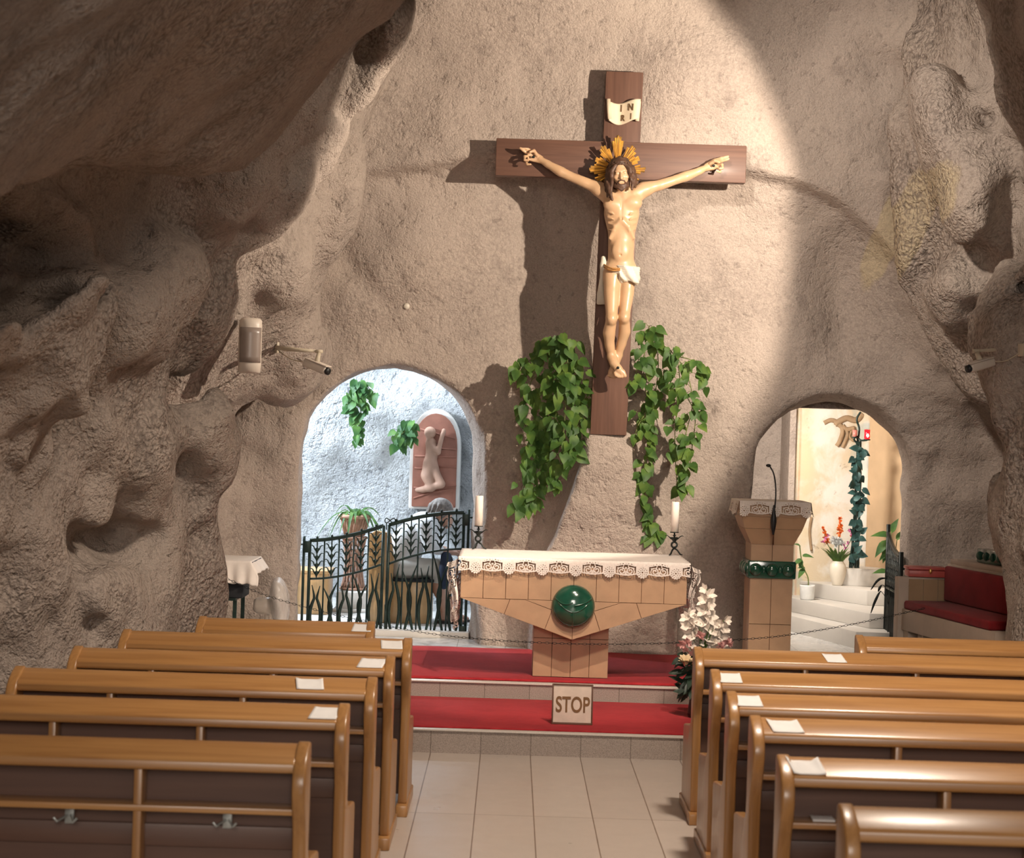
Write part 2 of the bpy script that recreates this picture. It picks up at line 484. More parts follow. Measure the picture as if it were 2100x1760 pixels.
class SDF:
    """solid made of rounded limbs that run into one another"""
    def __init__(self, lo, hi, h):
        self.lo = np.array(lo, float); self.h = h
        self.n = np.ceil((np.array(hi) - self.lo) / h).astype(int) + 1
        self.f = np.full(tuple(self.n), .5, np.float32)
    def _win(self, a, b):
        i0 = np.maximum(np.floor((np.array(a) - self.lo) / self.h).astype(int), 0)
        i1 = np.minimum(np.ceil((np.array(b) - self.lo) / self.h).astype(int) + 1, self.n)
        if np.any(i1 <= i0): return None
        sl = tuple(slice(x, y) for x, y in zip(i0, i1))
        ax = [self.lo[d] + self.h * np.arange(i0[d], i1[d]) for d in range(3)]
        return sl, ax[0][:, None, None], ax[1][None, :, None], ax[2][None, None, :]
    def _put(self, sl, d, k, op):
        g = self.f[sl]
        if op == 'add':
            if k > 0:
                hh = np.maximum(k - np.abs(g - d), 0) / k
                g[...] = np.minimum(g, d) - hh*hh*k*.25
            else: g[...] = np.minimum(g, d)
        else:
            hh = np.maximum(k - np.abs(g + d), 0) / max(k, 1e-6)
            g[...] = np.maximum(g, -d) + hh*hh*k*.25
    def cone(self, a, b, ra, rb, k=.02, op='add', sq=None):
        """limb from a to b with radii ra, rb; sq=(sx,sy,sz) squeezes space about the middle"""
        a, b = np.array(a, float), np.array(b, float)
        r = max(ra, rb) * (max(1/np.array(sq)) if sq else 1) + k + 4*self.h
        w = self._win(np.minimum(a, b) - r, np.maximum(a, b) + r)
        if w is None: return self
        sl, x, y, z = w
        e = b - a; L = max((e*e).sum(), 1e-12)
        px, py, pz = x - a[0], y - a[1], z - a[2]
        t = np.clip((px*e[0] + py*e[1] + pz*e[2]) / L, 0, 1)
        dx, dy, dz = px - t*e[0], py - t*e[1], pz - t*e[2]
        if sq: dx, dy, dz = dx*sq[0], dy*sq[1], dz*sq[2]
        d = np.sqrt(dx*dx + dy*dy + dz*dz) - (ra + (rb - ra)*t)
        self._put(sl, d, k, op); return self
    def chain(self, pts, rad, k=.02, op='add', sq=None, kin=.010):
        """one limb through several joints: even along its length, then joined to the body"""
        pts = [np.array(p, float) for p in pts]
        m = max(rad) * (max(1/np.array(sq)) if sq else 1) + k + 4*self.h
        w = self._win(np.min(pts, 0) - m, np.max(pts, 0) + m)
        if w is None: return self
        sl, x, y, z = w
        D = None
        for i in range(len(pts)-1):
            a, b, ra, rb = pts[i], pts[i+1], rad[i], rad[i+1]
            e = b - a; L = max((e*e).sum(), 1e-12)
            px, py, pz = x - a[0], y - a[1], z - a[2]
            t = np.clip((px*e[0] + py*e[1] + pz*e[2]) / L, 0, 1)
            dx, dy, dz = px - t*e[0], py - t*e[1], pz - t*e[2]
            if sq: dx, dy, dz = dx*sq[0], dy*sq[1], dz*sq[2]
            d = np.sqrt(dx*dx + dy*dy + dz*dz) - (ra + (rb - ra)*(t*t*(3-2*t)))
            if D is None: D = d
            else:
                hh = np.maximum(kin - np.abs(D - d), 0)/kin
                D = np.minimum(D, d) - hh*hh*kin*.12
        self._put(sl, D, k, op); return self
    def ell(self, c, r, k=.02, op='add', R=None):
        c, r = np.array(c, float), np.array(r, float)
        m = r.max() + k + 4*self.h
        w = self._win(c - m, c + m)
        if w is None: return self
        sl, x, y, z = w
        x, y, z = x - c[0], y - c[1], z - c[2]
        if R is not None:
            R = np.array(R)
            x, y, z = (R[0,0]*x + R[1,0]*y + R[2,0]*z, R[0,1]*x + R[1,1]*y + R[2,1]*z, R[0,2]*x + R[1,2]*y + R[2,2]*z)
        q = np.sqrt((x/r[0])**2 + (y/r[1])**2 + (z/r[2])**2)
        g = np.sqrt((x/r[0]**2)**2 + (y/r[1]**2)**2 + (z/r[2]**2)**2)
        d = q*(q-1)/np.maximum(g, 1e-6)
        d = np.maximum(d, -r.min())
        self._put(sl, d, k, op); return self
    def build(self, name, mat, parent=None, post=None):
        V, Q = surface_nets(self.f, self.lo, (self.h,)*3)
        if post is not None: V = post(V)
        return np_mesh(name, V, Q, mat, parent)

# ------------------------------------------------------------------ the cave
def grid_noise(n, h, cell, seed):
    """smooth random field on the grid, feature size cell (metres)"""
    rng = np.random.default_rng(seed)
    Ws, dims = [], []
    for d in range(3):
        t = np.arange(n[d]) * h[d] / cell[d]
        i = np.floor(t).astype(int); fr = t - i
        m = int(i.max()) + 4
        W = np.zeros((n[d], m), np.float32)
        w = [(1-fr)**3/6, (3*fr**3 - 6*fr**2 + 4)/6, (-3*fr**3 + 3*fr**2 + 3*fr + 1)/6, fr**3/6]
        for q in range(4): W[np.arange(n[d]), i+q] = w[q]
        Ws.append(W); dims.append(m)
    lat = rng.standard_normal(dims).astype(np.float32) * 2.2
    a = np.tensordot(Ws[2], lat, (1, 2))           # k, i, j
    a = np.tensordot(Ws[1], a, (1, 2))             # j, k, i
    return np.tensordot(Ws[0], a, (1, 2))          # i, j, k

def smin(a, b, k):
    h = np.maximum(k - np.abs(a - b), 0) / k
    return np.minimum(a, b) - h*h*k*.25
def smax(a, b, k): return -smin(-a, -b, k)

def table(Y, Z, ys, zs, vals):
    """smooth interpolation of a table over Y (axis 1) and Z (axis 2)"""
    vals = np.array(vals, float)
    Yf, Zf = Y.ravel(), Z.ravel()
    tmp = np.stack([np.interp(Zf, zs, row) for row in vals])      # ny, nZ
    out = np.stack([np.interp(Yf, ys, tmp[:, k]) for k in range(len(Zf))], 1)
    return out[None].astype(np.float32)

def build_cave():
    lo = np.array([-3.5, 5.0, -.16]); hi = np.array([4.4, 20.8, 6.16])
    h = np.array([.04, .04, .04])
    n = np.ceil((hi - lo)/h).astype(int) + 1
    X = (lo[0] + h[0]*np.arange(n[0]))[:, None, None].astype(np.float32)
    Y = (lo[1] + h[1]*np.arange(n[1]))[None, :, None].astype(np.float32)
    Z = (lo[2] + h[2]*np.arange(n[2]))[None, None, :].astype(np.float32)
    # left wall: how far rock reaches into the nave, by distance and height
    zs = [-.2, .6, 1.3, 1.76, 2.2, 2.5, 2.8, 3.05, 3.3, 3.6, 4.15, 4.8, 5.5, 6.3]
    ys = [5.0, 10.0, 10.5, 10.85, 11.7, 12.4, 13.0, 13.3, 13.55, 14.4, 15.0, 15.25, 15.5, 17.2]
    A2 = [-2.75,-2.72,-2.72,-2.58,-2.40,-2.25,-2.13,-2.3,-2.45,-2.35,-1.95,-1.45,-.8,0]
    near = [-2.9]*4 + [-2.75,-2.6,-2.5,-2.5,-2.5,-2.35,-1.95,-1.45,-.8,0]
    b0 = [-2.40,-2.44,-2.52,-2.62,-2.62,-2.58,-2.55,-2.5,-2.45,-2.3,-1.95,-1.55,-1.2,-.9]
    b1 = [-2.08,-2.10,-2.22,-2.34,-2.38,-2.36,-2.30,-2.25,-2.2,-2.05,-1.65,-1.25,-.95,-.7]
    b2 = [-2.10,-2.1,-2.08,-2.10,-2.1,-2.06,-2.04,-2.05,-1.98,-1.75,-1.35,-1.02,-.75,-.5]
    b3 = [-2.14,-2.13,-2.08,-1.99,-1.93,-1.93,-1.93,-1.93,-1.82,-1.55,-1.17,-.90,-.6,-.4]
    c0 = [-2.42,-2.42,-2.42,-2.4,-2.32,-2.2,-2.05,-1.9,-1.8,-1.68,-1.5,-1.2,-.95,-.7]
    c1 = [-2.48,-2.48,-2.48,-2.42,-2.25,-2.08,-1.84,-1.66,-1.58,-1.52,-1.40,-1.12,-.9,-.7]
    c2 = [-2.5,-2.5,-2.5,-2.42,-2.25,-2.02,-1.72,-1.56,-1.49,-1.44,-1.31,-1.06,-.88,-.7]
    c3 = [-2.55]*5 + [-2.4,-2.1,-1.95,-1.9,-1.9,-1.9,-1.9,-1.9,-1.9]
    L = table(Y, Z, ys, zs, [near, A2, A2, b0, b1, b2, b3, b3, c0, c1, c2, c2, c3, c3])
    dl = (X - L) * .80
    # leaning slab overhead at the left
    zl = 2.98 + (Y - 7.8)*.185
    YA = 11.15 - np.clip(Z - 3.6, 0, 2.5)*.33
    ds = smax(smax((5.16 - Z + 1.08*X)/1.472, zl - Z, .12), (Y - YA), .14)
    # back wall with its ledge
    led = np.interp(X.ravel(), [-3, -1.3, -.2, .8, 1.84, 2.25, 2.6, 2.95, 3.4], [4.02, 4.16, 4.33, 4.34, 4.27, 4.20, 4.06, 3.8, 3.3])[:, None, None].astype(np.float32)
    up = 1/(1+np.exp(-(Z - led)/.012))
    below = np.clip((led - Z)/.9, 0, 1)
    Yw = 16.18 - .16*up + .20*below*(2-below)*(1-up)
    Yw = Yw + .20*np.exp(-((X-.30)/.40)**2 - ((Z-3.55)/.75)**4)*(1-up)
    Yw = Yw - .10*np.exp(-((X-2.35)/.35)**2)*np.exp(-((Z-2.9)/.9)**2)
    Yw = Yw + .22*np.exp(-((X-2.75)/.30)**2 - ((Z-3.3)/.5)**2)
    Yw = Yw - .55*np.clip((Z-4.6)/1.6, 0, 1)**2
    db = Yw - Y
    # right wall
    zr = [-.2, .8, 1.5, 2.2, 2.8, 3.3, 3.8, 4.2, 4.8, 5.5, 6.3]
    yr = [5.0, 11.0, 12.6, 13.1, 13.4, 14.2, 15.0, 15.4, 15.7, 17.2]
    r0 = [3.8]*11
    r1 = [3.36,3.36,3.34,3.36,3.42,3.52,3.46,3.27,3.08,2.95,2.8]
    r2 = [3.95,3.95,3.95,3.92,3.85,3.75,3.68,3.62,3.5,3.4,3.3]
    r3 = [4.1,4.1,4.0,3.85,3.55,3.38,3.26,3.2,3.2,3.15,3.1]
    r4 = [4.1,4.1,4.0,3.8,3.45,3.22,3.05,2.98,3.02,2.97,2.9]
    r5 = [4.2,4.2,4.1,4.0,3.7,3.5,3.4,3.35,3.3,3.3,3.3]
    Rr = table(Y, Z, yr, zr, [r0, r1, r1, r1, r2, r2, r3, r4, r5, r5])
    dr = (Rr - X) * .85
    f = smin(smin(dl, db, .28), dr, .25)           # rock where f < 0
    # separate bulges of rock
    def blob(px, py, Yd, rx, ry, rz, k=.15, rot=0.0):
        nonlocal f
        c = P(px, py, Yd)
        x, y, z = X - c.x, Y - c.y, Z - c.z
        if rot:
            cs, sn = math.cos(rot), math.sin(rot)
            x, z = x*cs + z*sn, -x*sn + z*cs
        q = np.sqrt((x/rx)**2 + (y/ry)**2 + (z/rz)**2)
        f = smin(f, (q - 1)*min(rx, ry, rz), k)
    blob(395, 655, 12.75, .30, .42, .42, .08)       # hood above the first hollow
    blob(330, 770, 12.6, .20, .3, .16, .10)
    blob(415, 900, 12.7, .24, .35, .40, .12)
    blob(250, 950, 12.0, .34, .45, .34, .10)         # second hood
    blob(130, 905, 11.6, .25, .4, .22, .12)
    blob(330, 560, 11.7, .20, .3, .24, .05, .6)      # bright chunk
    blob(250, 640, 11.4, .22, .28, .22, .06)
    blob(440, 440, 12.6, .22, .3, .12, .06, .7)
    blob(180, 1230, 11.5, .28, .4, .25, .12)
    blob(390, 1150, 12.9, .18, .3, .4, .12)
    blob(560, 560, 14.2, .22, .35, .3, .14)
    blob(560, 430, 12.9, .3, .25, .14, .08, .85)     # rim
    blob(660, 310, 13.0, .3, .25, .13, .08, .95)
    blob(745, 170, 13.0, .3, .25, .14, .08, 1.1)
    blob(800, 60, 12.9, .3, .25, .14, .08, 1.2)
    blob(700, 400, 14.9, .14, .3, .42, .08, -.15)
    blob(1875, 450, 15.35, .09, .2, .34, .22, -.25)
    blob(1925, 250, 14.6, .18, .3, .4, .2, .2)
    blob(1990, 420, 14.3, .16, .28, .3, .2, -.3)
    blob(1950, 600, 14.8, .2, .28, .22, .2, .4)
    blob(2040, 700, 13.7, .12, .25, .3, .15, -.2)
    blob(2075, 760, 13.3, .18, .3, .4, .12)
    blob(2085, 1010, 13.2, .16, .3, .5, .12)
    blob(1500, 530, 16.45, .22, .12, .10, .06, -.5)
    blob(1460, 130, 16.0, .35, .16, .3, .2)
    blob(860, 520, 16.5, .5, .3, .5, .25)
    blob(620, 720, 15.6, .3, .5, .2, .15, .9)
    # pedestal under the foot of the cross
    d = np.maximum(np.maximum(np.abs(X-.795)-.145 - .42*np.clip(1.90-Z, 0, 1)**1.2, np.abs(Y-16.3)-.43 + .13*np.clip(1.9-Z, 0, 1)), Z-2.075)
    f = smin(f, d, .34)
    # hollow pockets
    def pocket(px, py, Yd, rx, ry, rz, k=.1, rot=0.0):
        nonlocal f
        c = P(px, py, Yd)
        x, y, z = X - c.x, Y - c.y, Z - c.z
        if rot:
            cs, sn = math.cos(rot), math.sin(rot)
            x, z = x*cs + z*sn, -x*sn + z*cs
        q = np.sqrt((x/rx)**2 + (y/ry)**2 + (z/rz)**2)
        f = smax(f, -(q - 1)*min(rx, ry, rz), k)
    pocket(330, 810, 12.35, .26, .5, .11, .05, .25)
    pocket(230, 1110, 11.7, .34, .6, .17, .06)
    pocket(170, 500, 10.1, .62, 1.7, .20, .06, .15)
    pocket(70, 590, 9.9, .3, 1.2, .14, .06, .3)
    pocket(1990, 860, 14.6, .1, .3, .18, .06)
    pocket(2030, 590, 13.8, .07, .4, .28, .06, -.3)
    pocket(1505, 515, 16.2, .20, .14, .045, .04, -.55)
    pocket(1545, 545, 16.2, .12, .12, .04, .04, -.3)
    pocket(1670, 440, 16.1, .14, .15, .06, .06, .3)
    # slab
    f = smin(f, ds, .05)
    # the two rooms behind and the arches to them
    def arch(cx0, r0, s0, cx1, r1, s1, y0, y1):
        t = np.clip((Y - y0)/(y1 - y0), 0, 1)
        cx, r, sp = cx0 + (cx1-cx0)*t, r0 + (r1-r0)*t, s0 + (s1-s0)*t
        dx, dz = np.abs(X - cx), np.maximum(Z - sp, 0)
        return np.sqrt(dx*dx + dz*dz) - r
    roomL = smax(smax(np.abs(X + 1.55) - 1.85, (Y - (19.55 - .12*(Z-.3) + .10*np.sin(2.2*X+Z*1.7))), .3), smax(16.95 - Y, Z - 4.3, .2), .15)
    tunL = smax(arch(-.97, .78, 1.82, -1.075, .735, 1.86, 16.2, 17.0), np.maximum(15.5 - Y, Y - 17.4), .02)
    roomR = smax(smax(np.abs(X - 3.05) - 1.12, Y - 19.75, .3), smax(16.85 - Y, Z - 3.6, .2), .15)
    tunR = smax(arch(2.73, .71, 1.80, 2.70, .665, 1.75, 15.9, 16.9), np.maximum(15.6 - Y, Y - 17.2), .02)
    # noise, stronger on the side rocks
    side = np.clip((np.maximum(-1.2 - X + .25*(Z-2), X - 2.5))/1.2, 0, 1)
    amp = .35 + .75*side
    slab_soft = 1 - .55*(Y < 11.3)*np.clip((Z + .9*-X - 4.6)/.6, 0, 1)
    nz = np.zeros(tuple(n), np.float32)
    for cell, a, sd in (((.95,.9,1.0), .075, 1), ((.42,.45,.48), .052, 2), ((.21,.2,.22), .026, 3)):
        nz += a*grid_noise(n, h, cell, sd)
    for cell, a, sd in (((.75,.8,.62), .085, 11), ((.36,.40,.30), .050, 12), ((.17,.18,.15), .022, 13)):
        rg = np.abs(grid_noise(n, h, cell, sd))
        f = f - a*np.clip(.55 - rg, 0, 1)*(side*1.0 + .10)*slab_soft
    f = f + nz*amp*slab_soft
    fn = .014*grid_noise(n, h, (.11,.11,.11), 4) + .006*grid_noise(n, h, (.085,.085,.085), 5)
    f = f + fn*(.55 + .6*side)
    car = smin(smin(roomL, roomR, .02), smin(tunL, tunR, .02), .05)
    car = car + 2.0*nz*(Y > 17.3)*(X < 1) + .9*nz*(Y > 17.3)*(X >= 1) + .8*fn
    f = smax(f, -car, .035)
    V, Q = surface_nets(f, lo, h)
    c = V[Q].mean(1)
    cx, cy, cz = c[:, 0], c[:, 1], c[:, 2]
    lab = np.zeros(len(Q), int)                     # 0 back wall
    lab[(cy < 15.75) & (cx < 1.0)] = 1              # left
    lab[(cy < 15.75) & (cx >= 1.0)] = 2             # right
    lab[(cy > 16.93) & (cx < .9)] = 3               # room behind the left arch
    lab[(cy > 16.83) & (cx >= .9)] = 4
    lab[(cy < 11.35) & (cz > 3.0) & (cx < 1.6)] = 5  # slab overhead
    keep = (cz > -.1)
    for k, (nm, mt) in enumerate((('wall_back', 'rock'), ('wall_left', 'rock_side'), ('wall_right', 'rock_side'), ('wall_left_alcove', 'rock_daylit'), ('wall_right_alcove', 'rock'), ('ceiling_left', 'rock_side'))):
        mk = keep & (lab == k)
        if mk.any():
            tag(np_mesh(nm, V, Q[mk], M[mt]), kind='structure')

build_cave()
def rock_at(px, py, Yd):
    """where the sight line through a photo position meets the rock (Yd if it meets none)"""
    if not rock_trees: return P(px, py, Yd)
    d = (P(px, py, 10) - Vector((0, 0, EYE))).normalized()
    best = None
    for t in rock_trees:
        loc, n, i, dist = t.ray_cast(Vector((0, 0, EYE)), d)
        if loc is not None and (best is None or dist < best[0]): best = (dist, loc)
    return best[1] if best else P(px, py, Yd)
from mathutils.bvhtree import BVHTree
rock_trees = []
for o in list(COL.objects):
    if o.type == 'MESH' and o.name in ('wall_back', 'wall_left', 'wall_right'):
        rock_trees.append(BVHTree.FromPolygons([v.co for v in o.data.vertices], [p.vertices[:] for p in o.data.polygons]))

# ------------------------------------------------------------------ floors, steps, carpets
def tile_floor(name, col, joint, bw, bh, off, rough, speck=.25, sc=220, mort=.0035, marble=0.0):
    m, nt, b = new_mat(name)
    tc = nt.nodes.new('ShaderNodeTexCoord'); mp = nt.nodes.new('ShaderNodeMapping')
    mp.inputs['Location'].default_value = off
    nt.links.new(tc.outputs['Object'], mp.inputs['Vector'])
    br = nt.nodes.new('ShaderNodeTexBrick'); br.offset = 0
    br.inputs['Scale'].default_value = 1; br.inputs['Brick Width'].default_value = bw; br.inputs['Row Height'].default_value = bh
    br.inputs['Mortar Size'].default_value = mort; br.inputs['Mortar Smooth'].default_value = .1
    br.inputs['Color1'].default_value = (*[c*1.04 for c in col], 1); br.inputs['Color2'].default_value = (*[c*.95 for c in col], 1)
    br.inputs['Mortar'].default_value = (*joint, 1)
    nt.links.new(mp.outputs['Vector'], br.inputs['Vector'])
    co = mapped(nt)
    sp = ramp_node(nt, noise_node(nt, co, sc, 3, .7), [(.3, (1-speck,)*3), (.62, (1.0, 1.0, 1.0))])
    c = mix_col(nt, 1.0, br.outputs['Color'], sp, 'MULTIPLY')
    if marble:
        mv = ramp_node(nt, noise_node(nt, co, 2.2, 8, .65, 1.6), [(.40, (.35,.36,.38)), (.50, (1,1,1))])
        c = mix_col(nt, marble, c, mv, 'MULTIPLY')
    nt.links.new(c, b.inputs['Base Color'])
    r = ramp_node(nt, noise_node(nt, co, 5, 4), [(.3, (rough*.8,)*3), (.7, (rough*1.2,)*3)])
    nt.links.new(r, b.inputs['Roughness'])
    return m
M['floor'] = tile_floor('nave_tiles', (.61, .52, .455), (.24, .17, .13), .3213, 2.4, (.1375 + 20*.3213, 20.6, 0), .34, .22, 260)
M['granite'] = tile_floor('granite_risers', (.42, .34, .29), (.22, .17, .14), .322, 3, (.1375 + 20*.322, 20, 0), .5, .55, 170, .003)
M['nosing'] = plain('granite_nosing', (.60, .53, .47), .35, 0, .15, 200)
M['marble'] = tile_floor('marble_floor', (.58, .57, .56), (.30, .29, .28), .40, .40, (20, 20, 0), .22, .12, 90, .003, .6)
M['marble_white'] = tile_floor('white_floor', (.80, .78, .75), (.5, .47, .44), .45, .45, (20, 20, 0), .25, .06, 60, .003, .25)

m, nt, b = new_mat('red_carpet')
co = mapped(nt)
nt.links.new(mix_col(nt, .35, ramp_node(nt, noise_node(nt, co, 3.2, 5, .6), [(.3, (.34,.016,.024)), (.7, (.50,.035,.042))]),
             ramp_node(nt, noise_node(nt, mapped(nt, (6, 90, 1)), 3, 4), [(.35, (.20,.008,.014)), (.65, (.58,.05,.055))])), b.inputs['Base Color'])
b.inputs['Roughness'].default_value = .95; b.inputs['Specular IOR Level'].default_value = .1
b.inputs['Sheen Weight'].default_value = .08
bump(nt, b, noise_node(nt, co, 260, 3), .5, .004)
M['carpet'] = m

Z1, Z2 = .155, .281
tag(MB().box(-3.6, 4.6, 1.0, 12.60, -.06, 0).build('floor', M['floor']), kind='structure')
st = MB().box(-3.3, 4.3, 12.56, 14.05, -.02, Z1 - .012)
tag(st.build('altar_step', M['granite']), kind='structure')
tag(MB().box(-3.3, 4.3, 12.545, 14.03, Z1 - .012, Z1).build('trim_1', M['nosing'], bevel=.003), kind='structure')
tag(MB().box(-3.3, 4.3, 14.0, 16.05, -.02, Z2 - .012).build('altar_step', M['granite']), kind='structure')
tag(MB().box(-3.3, 4.3, 13.985, 14.6, Z2 - .012, Z2).build('trim_2', M['nosing'], bevel=.003), kind='structure')
tag(MB().box(-3.3, 1.75, 14.6, 16.98, Z2 - .1, Z2).build('floor_sanctuary', M['marble']), kind='structure')
tag(MB().box(1.75, 4.4, 14.6, 20.2, Z2 - .1, Z2).build('floor_chapel', M['marble_white']), kind='structure')
tag(MB().box(-3.4, .4, 16.96, 20.0, Z2 - .1, Z2 + .05).build('floor_alcove', M['marble_white'], bevel=.006), kind='structure')
# ceiling high above the hall (out of the picture)
def ceil_fn(u, v):
    x, y = -3.6 + 8.2*u, 3.5 + 14*v
    return (x, y, 6.7 + .25*math.sin(x*1.3 + y) * math.cos(y*.9) - .08*(x-.5)**2)
tag(MB().grid(ceil_fn, 40, 60).build('ceiling', M['rock']), kind='structure')
# the leaning rock goes on towards the entrance, beside and behind the camera
def near_fn(u, v):
    y = 5.3 - 4.2*v
    if u < .35: x, z = -2.95 + .70*(u/.35)**3, -.1 + 2.9*u/.35
    else: x, z = -2.25 + 3.9*(u-.35)/.65, 2.8 + 4.2*(u-.35)/.65
    return (x + .06*math.sin(4*y + 7*u) - .06*(1 - v), y, z + .05*math.sin(5*y - 9*u) + .04)
tag(MB().grid(near_fn, 60, 50).build('wall_left_near', M['rock_side']), kind='structure')

tag(MB().box(-.92, 1.52, 12.60, 13.98, Z1, Z1 + .012).build('red_carpet', M['carpet'], bevel=.005), 'red carpet on the lower altar step, behind the STOP sign', 'carpet', 'red carpets on the altar steps')
def carpet_up(u, v):
    x, y = -.92 + 2.5*u, 14.06 + 1.98*v
    return (x, y, Z2 + .008 + .0015*math.sin(9*x)*math.sin(4*y))
cu = MB().grid(carpet_up, 40, 30)
cu = cu.build('red_carpet', M['carpet'], solid=.012)
tag(cu, 'red carpet on the upper platform, under the altar', 'carpet', 'red carpets on the altar steps')

# ------------------------------------------------------------------ pews
PROF = [(.122,.06),(.126,.55),(.120,.62),(.098,.68),(.064,.735),(.046,.79),(.050,.838),(.072,.876),(.112,.907),(.165,.932),(.218,.948),(.238,.942),(.242,.92),(.242,.545),(.27,.515),(.34,.50),(.60,.47),(.64,.462),(.652,.44),(.652,.06)]
def make_pew(xl, xr, yt, label, group, hooks=False, left_end=True, right_end=True):
    """yt: distance of the top far edge"""
    y0 = yt - .235
    t = thing('church_pew', label, 'pew', (xl, y0, 0), group)
    def Y(q): return [(y0 + a, z) for a, z in q]
    th = .048
    for on, x in ((left_end, xl), (right_end, xr - th)):
        if not on: continue
        e = MB().prism(Y(PROF), x, x + th, 'X').build('end_panel', M['pew_v'], t, bevel=.009, bseg=3)
        MB().box(x - .008, x + th + .008, y0 + .06, y0 + .70, 0, .062).build('foot', M['pew_v'], e, bevel=.006)
    a, c = xl + th*.9, xr - th*.9
    MB().prism(Y([(.226,.940),(.19,.929),(.096,.896),(.084,.886),(.081,.858),(.090,.850),(.11,.852),(.20,.89),(.226,.9)]), a, c, 'X').build('book_board', M['pew'], t, bevel=.006, bseg=3)
    MB().box(a, c, y0 + .095, y0 + .205, .700, .724).build('shelf', M['pew'], t, bevel=.005)
    MB().box(a, c, y0 + .203, y0 + .226, .10, .905).build('back_panel', M['pew_back'], t)
    MB().box(a, c, y0 + .185, y0 + .204, .56, .64).build('rail', M['pew_back'], t, bevel=.004)
    MB().prism(Y([(.226,.440),(.62,.455),(.64,.445),(.64,.425),(.226,.405)]), a, c, 'X').build('seat', M['pew'], t, bevel=.006)
    L = xr - xl
    n = max(1, int(round(L/.6)))
    for k in range(1, n):
        # measured from the aisle end
        x = (xr - .6*k) if hooks or xr < .5 else (xl + .6*k)
        if x < xl + .2 or x > xr - .2: continue
        MB().box(x - .015, x + .015, y0 + .100, y0 + .205, .02, .868).build('divider', M['pew_v'], t, bevel=.004)
    if hooks:
        for px in (140, 465):
            x = P(px, 1680, y0 + .15).x
            hk = MB().box(x - .016, x + .016, y0 + .165, y0 + .184, .635, .70)
            hk.tube([(x - .006, y0 + .166, .665), (x - .03, y0 + .10, .655), (x - .042, y0 + .10, .668)], .005, 6)
            hk.tube([(x + .006, y0 + .166, .665), (x + .03, y0 + .10, .655), (x + .042, y0 + .10, .668)], .005, 6)
            hk.build('bag_hook', M['whitemetal'], t, bevel=.002, label='pale metal double hook')
    return t
M['whitemetal'] = plain('pale_metal', (.42, .44, .42), .35, .4)
ord_ = ['first', 'second', 'third', 'fourth', 'fifth', 'sixth', 'seventh']
LP = [(-2.55, -.69, 7.07), (-2.5, -.632, 8.07), (-2.24, -.578, 8.94), (-2.16, -.548, 9.79), (-2.08, -.505, 10.63), (-1.80, -.765, 11.46)]
LL = ['wooden pew at the bottom left corner, two pale hooks under its shelf',
      'wooden pew left of the aisle, next before the one with pale hooks',
      'wooden pew left of the aisle, paper lying further in than on its neighbours',
      'wooden pew left of the aisle, third from the front of its block',
      'wooden pew left of the aisle, second from the front, nearest the red carpet',
      'short frontmost wooden pew on the left, in front of the iron gate']
for (a, c, y), l in zip(LP, LL):
    make_pew(a, c, y, l, 'pews left of the aisle', hooks=(y < 7.5))
RP = [(1.07, 3.0, 6.20), (1.0, 3.15, 7.12), (1.02, 3.2, 8.10), (1.005, 3.25, 8.84), (1.015, 3.25, 9.65), (1.025, 3.25, 10.65), (2.07, 3.3, 11.57)]
RL = ['wooden pew at the bottom right corner with no paper on it',
      'wooden pew with the largest paper, next before the bottom right corner pew',
      'wooden pew right of the aisle, third from the bottom right corner',
      'wooden pew right of the aisle, fourth from the bottom right corner',
      'wooden pew right of the aisle, second behind the flowers',
      'wooden pew right of the aisle, its end touching the pink flowers',
      'frontmost wooden pew on the right, set back from the aisle below the red seat']
for (a, c, y), l in zip(RP, RL):
    make_pew(a, c, y, l, 'pews right of the aisle')

def paper(px0, px1, py, yt, label, tilt=0.0, curl=.006):
    """sheet lying on the sloping board of a pew"""
    y0 = yt - .235
    xa, xb = P(px0, py, y0 + .14).x, P(px1, py, y0 + .14).x
    def fn(u, v):
        q = .094 + .095*v
        x = xa + (xb - xa)*u + tilt*(v - .5)
        z = .896 + (q - .096)*.351 + .0022 + curl*max(0, abs(u-.5)*2 - .6)*(.3 + v)
        return (x, y0 + q, z)
    tag(MB().grid(fn, 10, 8).build('paper_sheet', M['paper'], solid=.0012), label, 'paper', 'paper sheets on the pews')
paper(723, 763, 1294, 11.46, 'white paper on the short frontmost left pew, before the iron gate', .01)
paper(781, 825, 1331, 10.63, 'white paper on the left pew nearest the red carpet', -.01)
paper(736, 789, 1371, 9.79, 'white paper on the left pew third from the front', .02)
paper(607, 663, 1413, 8.94, 'white paper lying far from the aisle on a left pew', -.015, .012)
paper(638, 696, 1474, 8.07, 'white paper on the left pew in front of the one with hooks', .02)
paper(1691, 1731, 1355, 10.65, 'white paper lying far from the aisle on the frontmost long right pew', -.02)
paper(1475, 1520, 1397, 9.65, 'white paper on the second right pew behind the flowers', -.005)
paper(1509, 1561, 1444, 8.84, 'white paper on the third right pew behind the flowers', -.01)
paper(1578, 1642, 1500, 8.10, 'white paper set off from the pew end, third right pew from the bottom corner', -.02, .014)
paper(1619, 1686, 1584, 7.12, 'largest white paper with a raised corner, on the second right pew from the bottom', -.02, .03)
# pale leaflet in the shelf of the second right pew
xa = P(1666, 1686, 7.0)
tag(MB().box(P(1668,1686,6.99).x, P(1714,1686,6.99).x, 7.0, 7.08, .725, .733).build('leaflet', M['paper'], bevel=.001), 'folded leaflet on the shelf under the pew board, beside the bottom right pew', 'leaflet')

